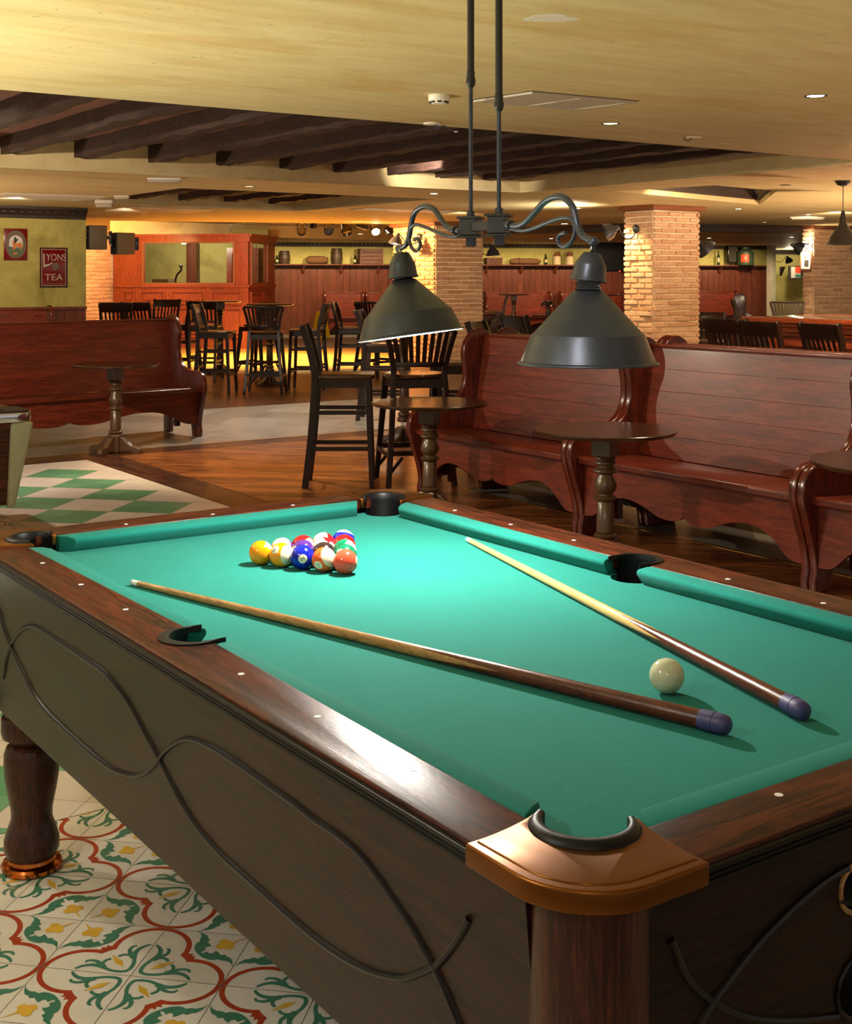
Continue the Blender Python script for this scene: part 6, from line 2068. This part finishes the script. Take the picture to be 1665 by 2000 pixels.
# fill spots added near the floor, outside the picture, bounced off the ceiling
UPL, UPR = (1, 0.92, 0.68), (1, 0.67, 0.43)
for x, y, z, e, c in ((0.2, 5.2, 0.5, 160, UPL), (-1.0, 2.6, 0.5, 60, UPL), (6.4, 1.2, 0.5, 90, UPR), (2.2, 13.2, 0.5, 110, UPR), (13.2, 7.6, 0.5, 340, UPR), (12.0, 3.5, 0.5, 120, UPR)):
    light('SPOT', (x, y, z), e, c, (x, y, 3), 0.25, 165, 0.4)
# the lit lamp over the cloth
light('POINT', rimL + axL * 0.045, 33, (1, 0.95, 0.86), None, 0.028)
light('SPOT', (0.55, 1.2, 2.3), 16, (1, 0.95, 0.9), (1.6, 1.85, 1.36), 0.05, 24, 0.5)  # spot added to put a highlight on the lamp shades
# ceiling spots: first read off the settle shadows, the rest added as fill
light('SPOT', (0.4, 6.6, 2.3), 130, (1, 0.86, 0.66), (4.9, 4.7, 0.5), 0.03, 75, 0.5)
light('SPOT', (1.0, 9.2, 2.3), 90, (1, 0.84, 0.62), (4.8, 7.8, 0.2), 0.03, 80, 0.6)
light('SPOT', (1.2, 7.6, 2.3), 160, (1, 0.84, 0.66), (3.4, 11, 0.5), 0.04, 80, 0.6)
light('SPOT', (-0.8, 1.9, 2.3), 34, (0.96, 1.0, 0.94), (0.3, 2.0, 0.4), 0.1, 110, 0.7)
light('SPOT', (0.2, 4.8, 2.3), 30, (1, 0.9, 0.78), (0.5, 4.2, 0), 0.06, 110, 0.7)
light('SPOT', (-0.6, -0.8, 2.3), 14, (1, 0.9, 0.74), (0.6, 0.9, 0.3), 0.08, 100, 0.7)
light('SPOT', (7.2, 5.4, 2.3), 110, WARM, (8.6, 5.8, 0.9), 0.05, 110, 0.6)
light('SPOT', (4.4, 14.2, 2.3), 45, (1, 0.86, 0.6), (4.6, 16.2, 1.5), 0.05, 90, 0.6)
light('SPOT', (4.6, 9.0, 2.3), 130, (1, 0.72, 0.4), (4.6, 9.0, 0), 0.05, 75, 0.7)
light('SPOT', (6.2, 11.6, 2.3), 130, (1, 0.92, 0.8), (6.2, 11.6, 0), 0.05, 110, 0.7)
light('SPOT', (5.6, 3.0, 2.3), 60, (1, 0.82, 0.6), (8.0, 6.2, 0.9), 0.05, 60, 0.6)
# inside the big bay, washing one beam
light('SPOT', (6.5, 9.55, 2.44), 70, (1, 0.92, 0.8), (6.91, 9.95, 2.54), 0.02, 60, 0.6)
# yellow stage light on the parquet, booth and brick wall
for u, d, e in ((430, 22.6, 700), (560, 22.4, 900), (690, 22.8, 520), (520, 24.6, 360)):
    c = ray(u, d)
    light('SPOT', (c[0], c[1], 2.36), e, (1, 0.70, 0.24), (c[0], c[1], 0), 0.08, 110, 0.6)
c = ray(250, 24.6); light('SPOT', (c[0], c[1], 2.3), 100, (1, 0.6, 0.22), (c[0] + 0.2, c[1] + 2.2, 1.2), 0.08, 130, 0.6)
c = ray(400, 23.4); light('SPOT', (c[0], c[1], 2.36), 110, (1, 0.76, 0.48), (c[0] + 1.4, c[1] + 2.2, 0.9), 0.08, 120, 0.6)
p = fpt(1.5, -0.3, 2.05); light('POINT', (BC.x + p.x, BC.y + p.y, 2.24), 34, (1, 0.92, 0.66), None, 0.1)
c = ray(250, 16.5); light('SPOT', (c[0], c[1], 2.3), 60, (1, 0.8, 0.55), ray(215, 19.2) + (1.9,), 0.06, 50, 0.6)  # extra spot added to brighten the loudspeakers
# wash on the brick columns and on the back wall
light('SPOT', (11.0, 12.0, 2.3), 80, (1, 0.68, 0.32), (11.3, 11.8, 0.8), 0.04, 100, 0.6)
light('SPOT', (10.6, 17.6, 2.3), 260, (1, 0.56, 0.2), (11.9, 17.5, 1.2), 0.04, 110, 0.6)
c = ray(1330, 13.2); light('SPOT', (c[0], c[1], 2.3), 80, WARM, (11.9, 11.4, 1.2), 0.06, 90, 0.7)
c = ray(900, 17.6); light('SPOT', (c[0], c[1], 2.3), 55, WARM, (12.4, 16.9, 1.2), 0.06, 90, 0.7)
c = ray(1640, 17.5); light('SPOT', (c[0], c[1], 2.3), 120, WARM, (18.7, 14.5, 1.2), 0.06, 90, 0.7)
for u in (560, 660, 760, 985, 1090, 1200, 1400, 1480):
    p = wall_spot(u, 1.6)
    light('SPOT', (p.x, p.y, 2.3), 60, (1, 0.76, 0.42), (p.x - WN.x * 1.4, p.y - WN.y * 1.4, 0.6), 0.06, 120, 0.7)
c = ray(1545, 40.5); light('POINT', (c[0], c[1], 2.1), 30, (1, 0.85, 0.55), None, 0.1)
for x, y, e in ((9.0, 12.4, 30), (14.5, 13.0, 35), (7.2, 15.0, 30), (16.0, 19.0, 40), (14.5, 8.0, 40), (20, 20, 50)):
    light('SPOT', (x, y, 2.3), e, WARM, (x, y, 0), 0.06, 130, 0.6)  # downward spots added to fill the deep interior

# ---------------------------------------------------------------- camera and picture settings
cd = bpy.data.cameras.new('camera')
cam = bpy.data.objects.new('camera', cd)
COL.objects.link(cam)
cam.location = (0, 0, EYE)
cam.rotation_euler = (PI / 2, 0, -YAW)
cd.sensor_fit = 'HORIZONTAL'
cd.sensor_width = 36.0
cd.lens = 36.0 * FPX / 1665
cd.shift_y = (CV - 1000) / 1665
cd.shift_x = 0.0
cd.clip_start = 0.02
SC.camera = cam
SC.view_settings.view_transform = 'Standard'
SC.view_settings.look = 'None'
SC.view_settings.exposure = 0.8
SC.view_settings.gamma = 1.0
SC.view_settings.use_curve_mapping = False
SC.cycles.max_bounces = 8
SC.cycles.diffuse_bounces = 4
SC.cycles.use_denoising = True
SC.cycles.sample_clamp_indirect = 6.0
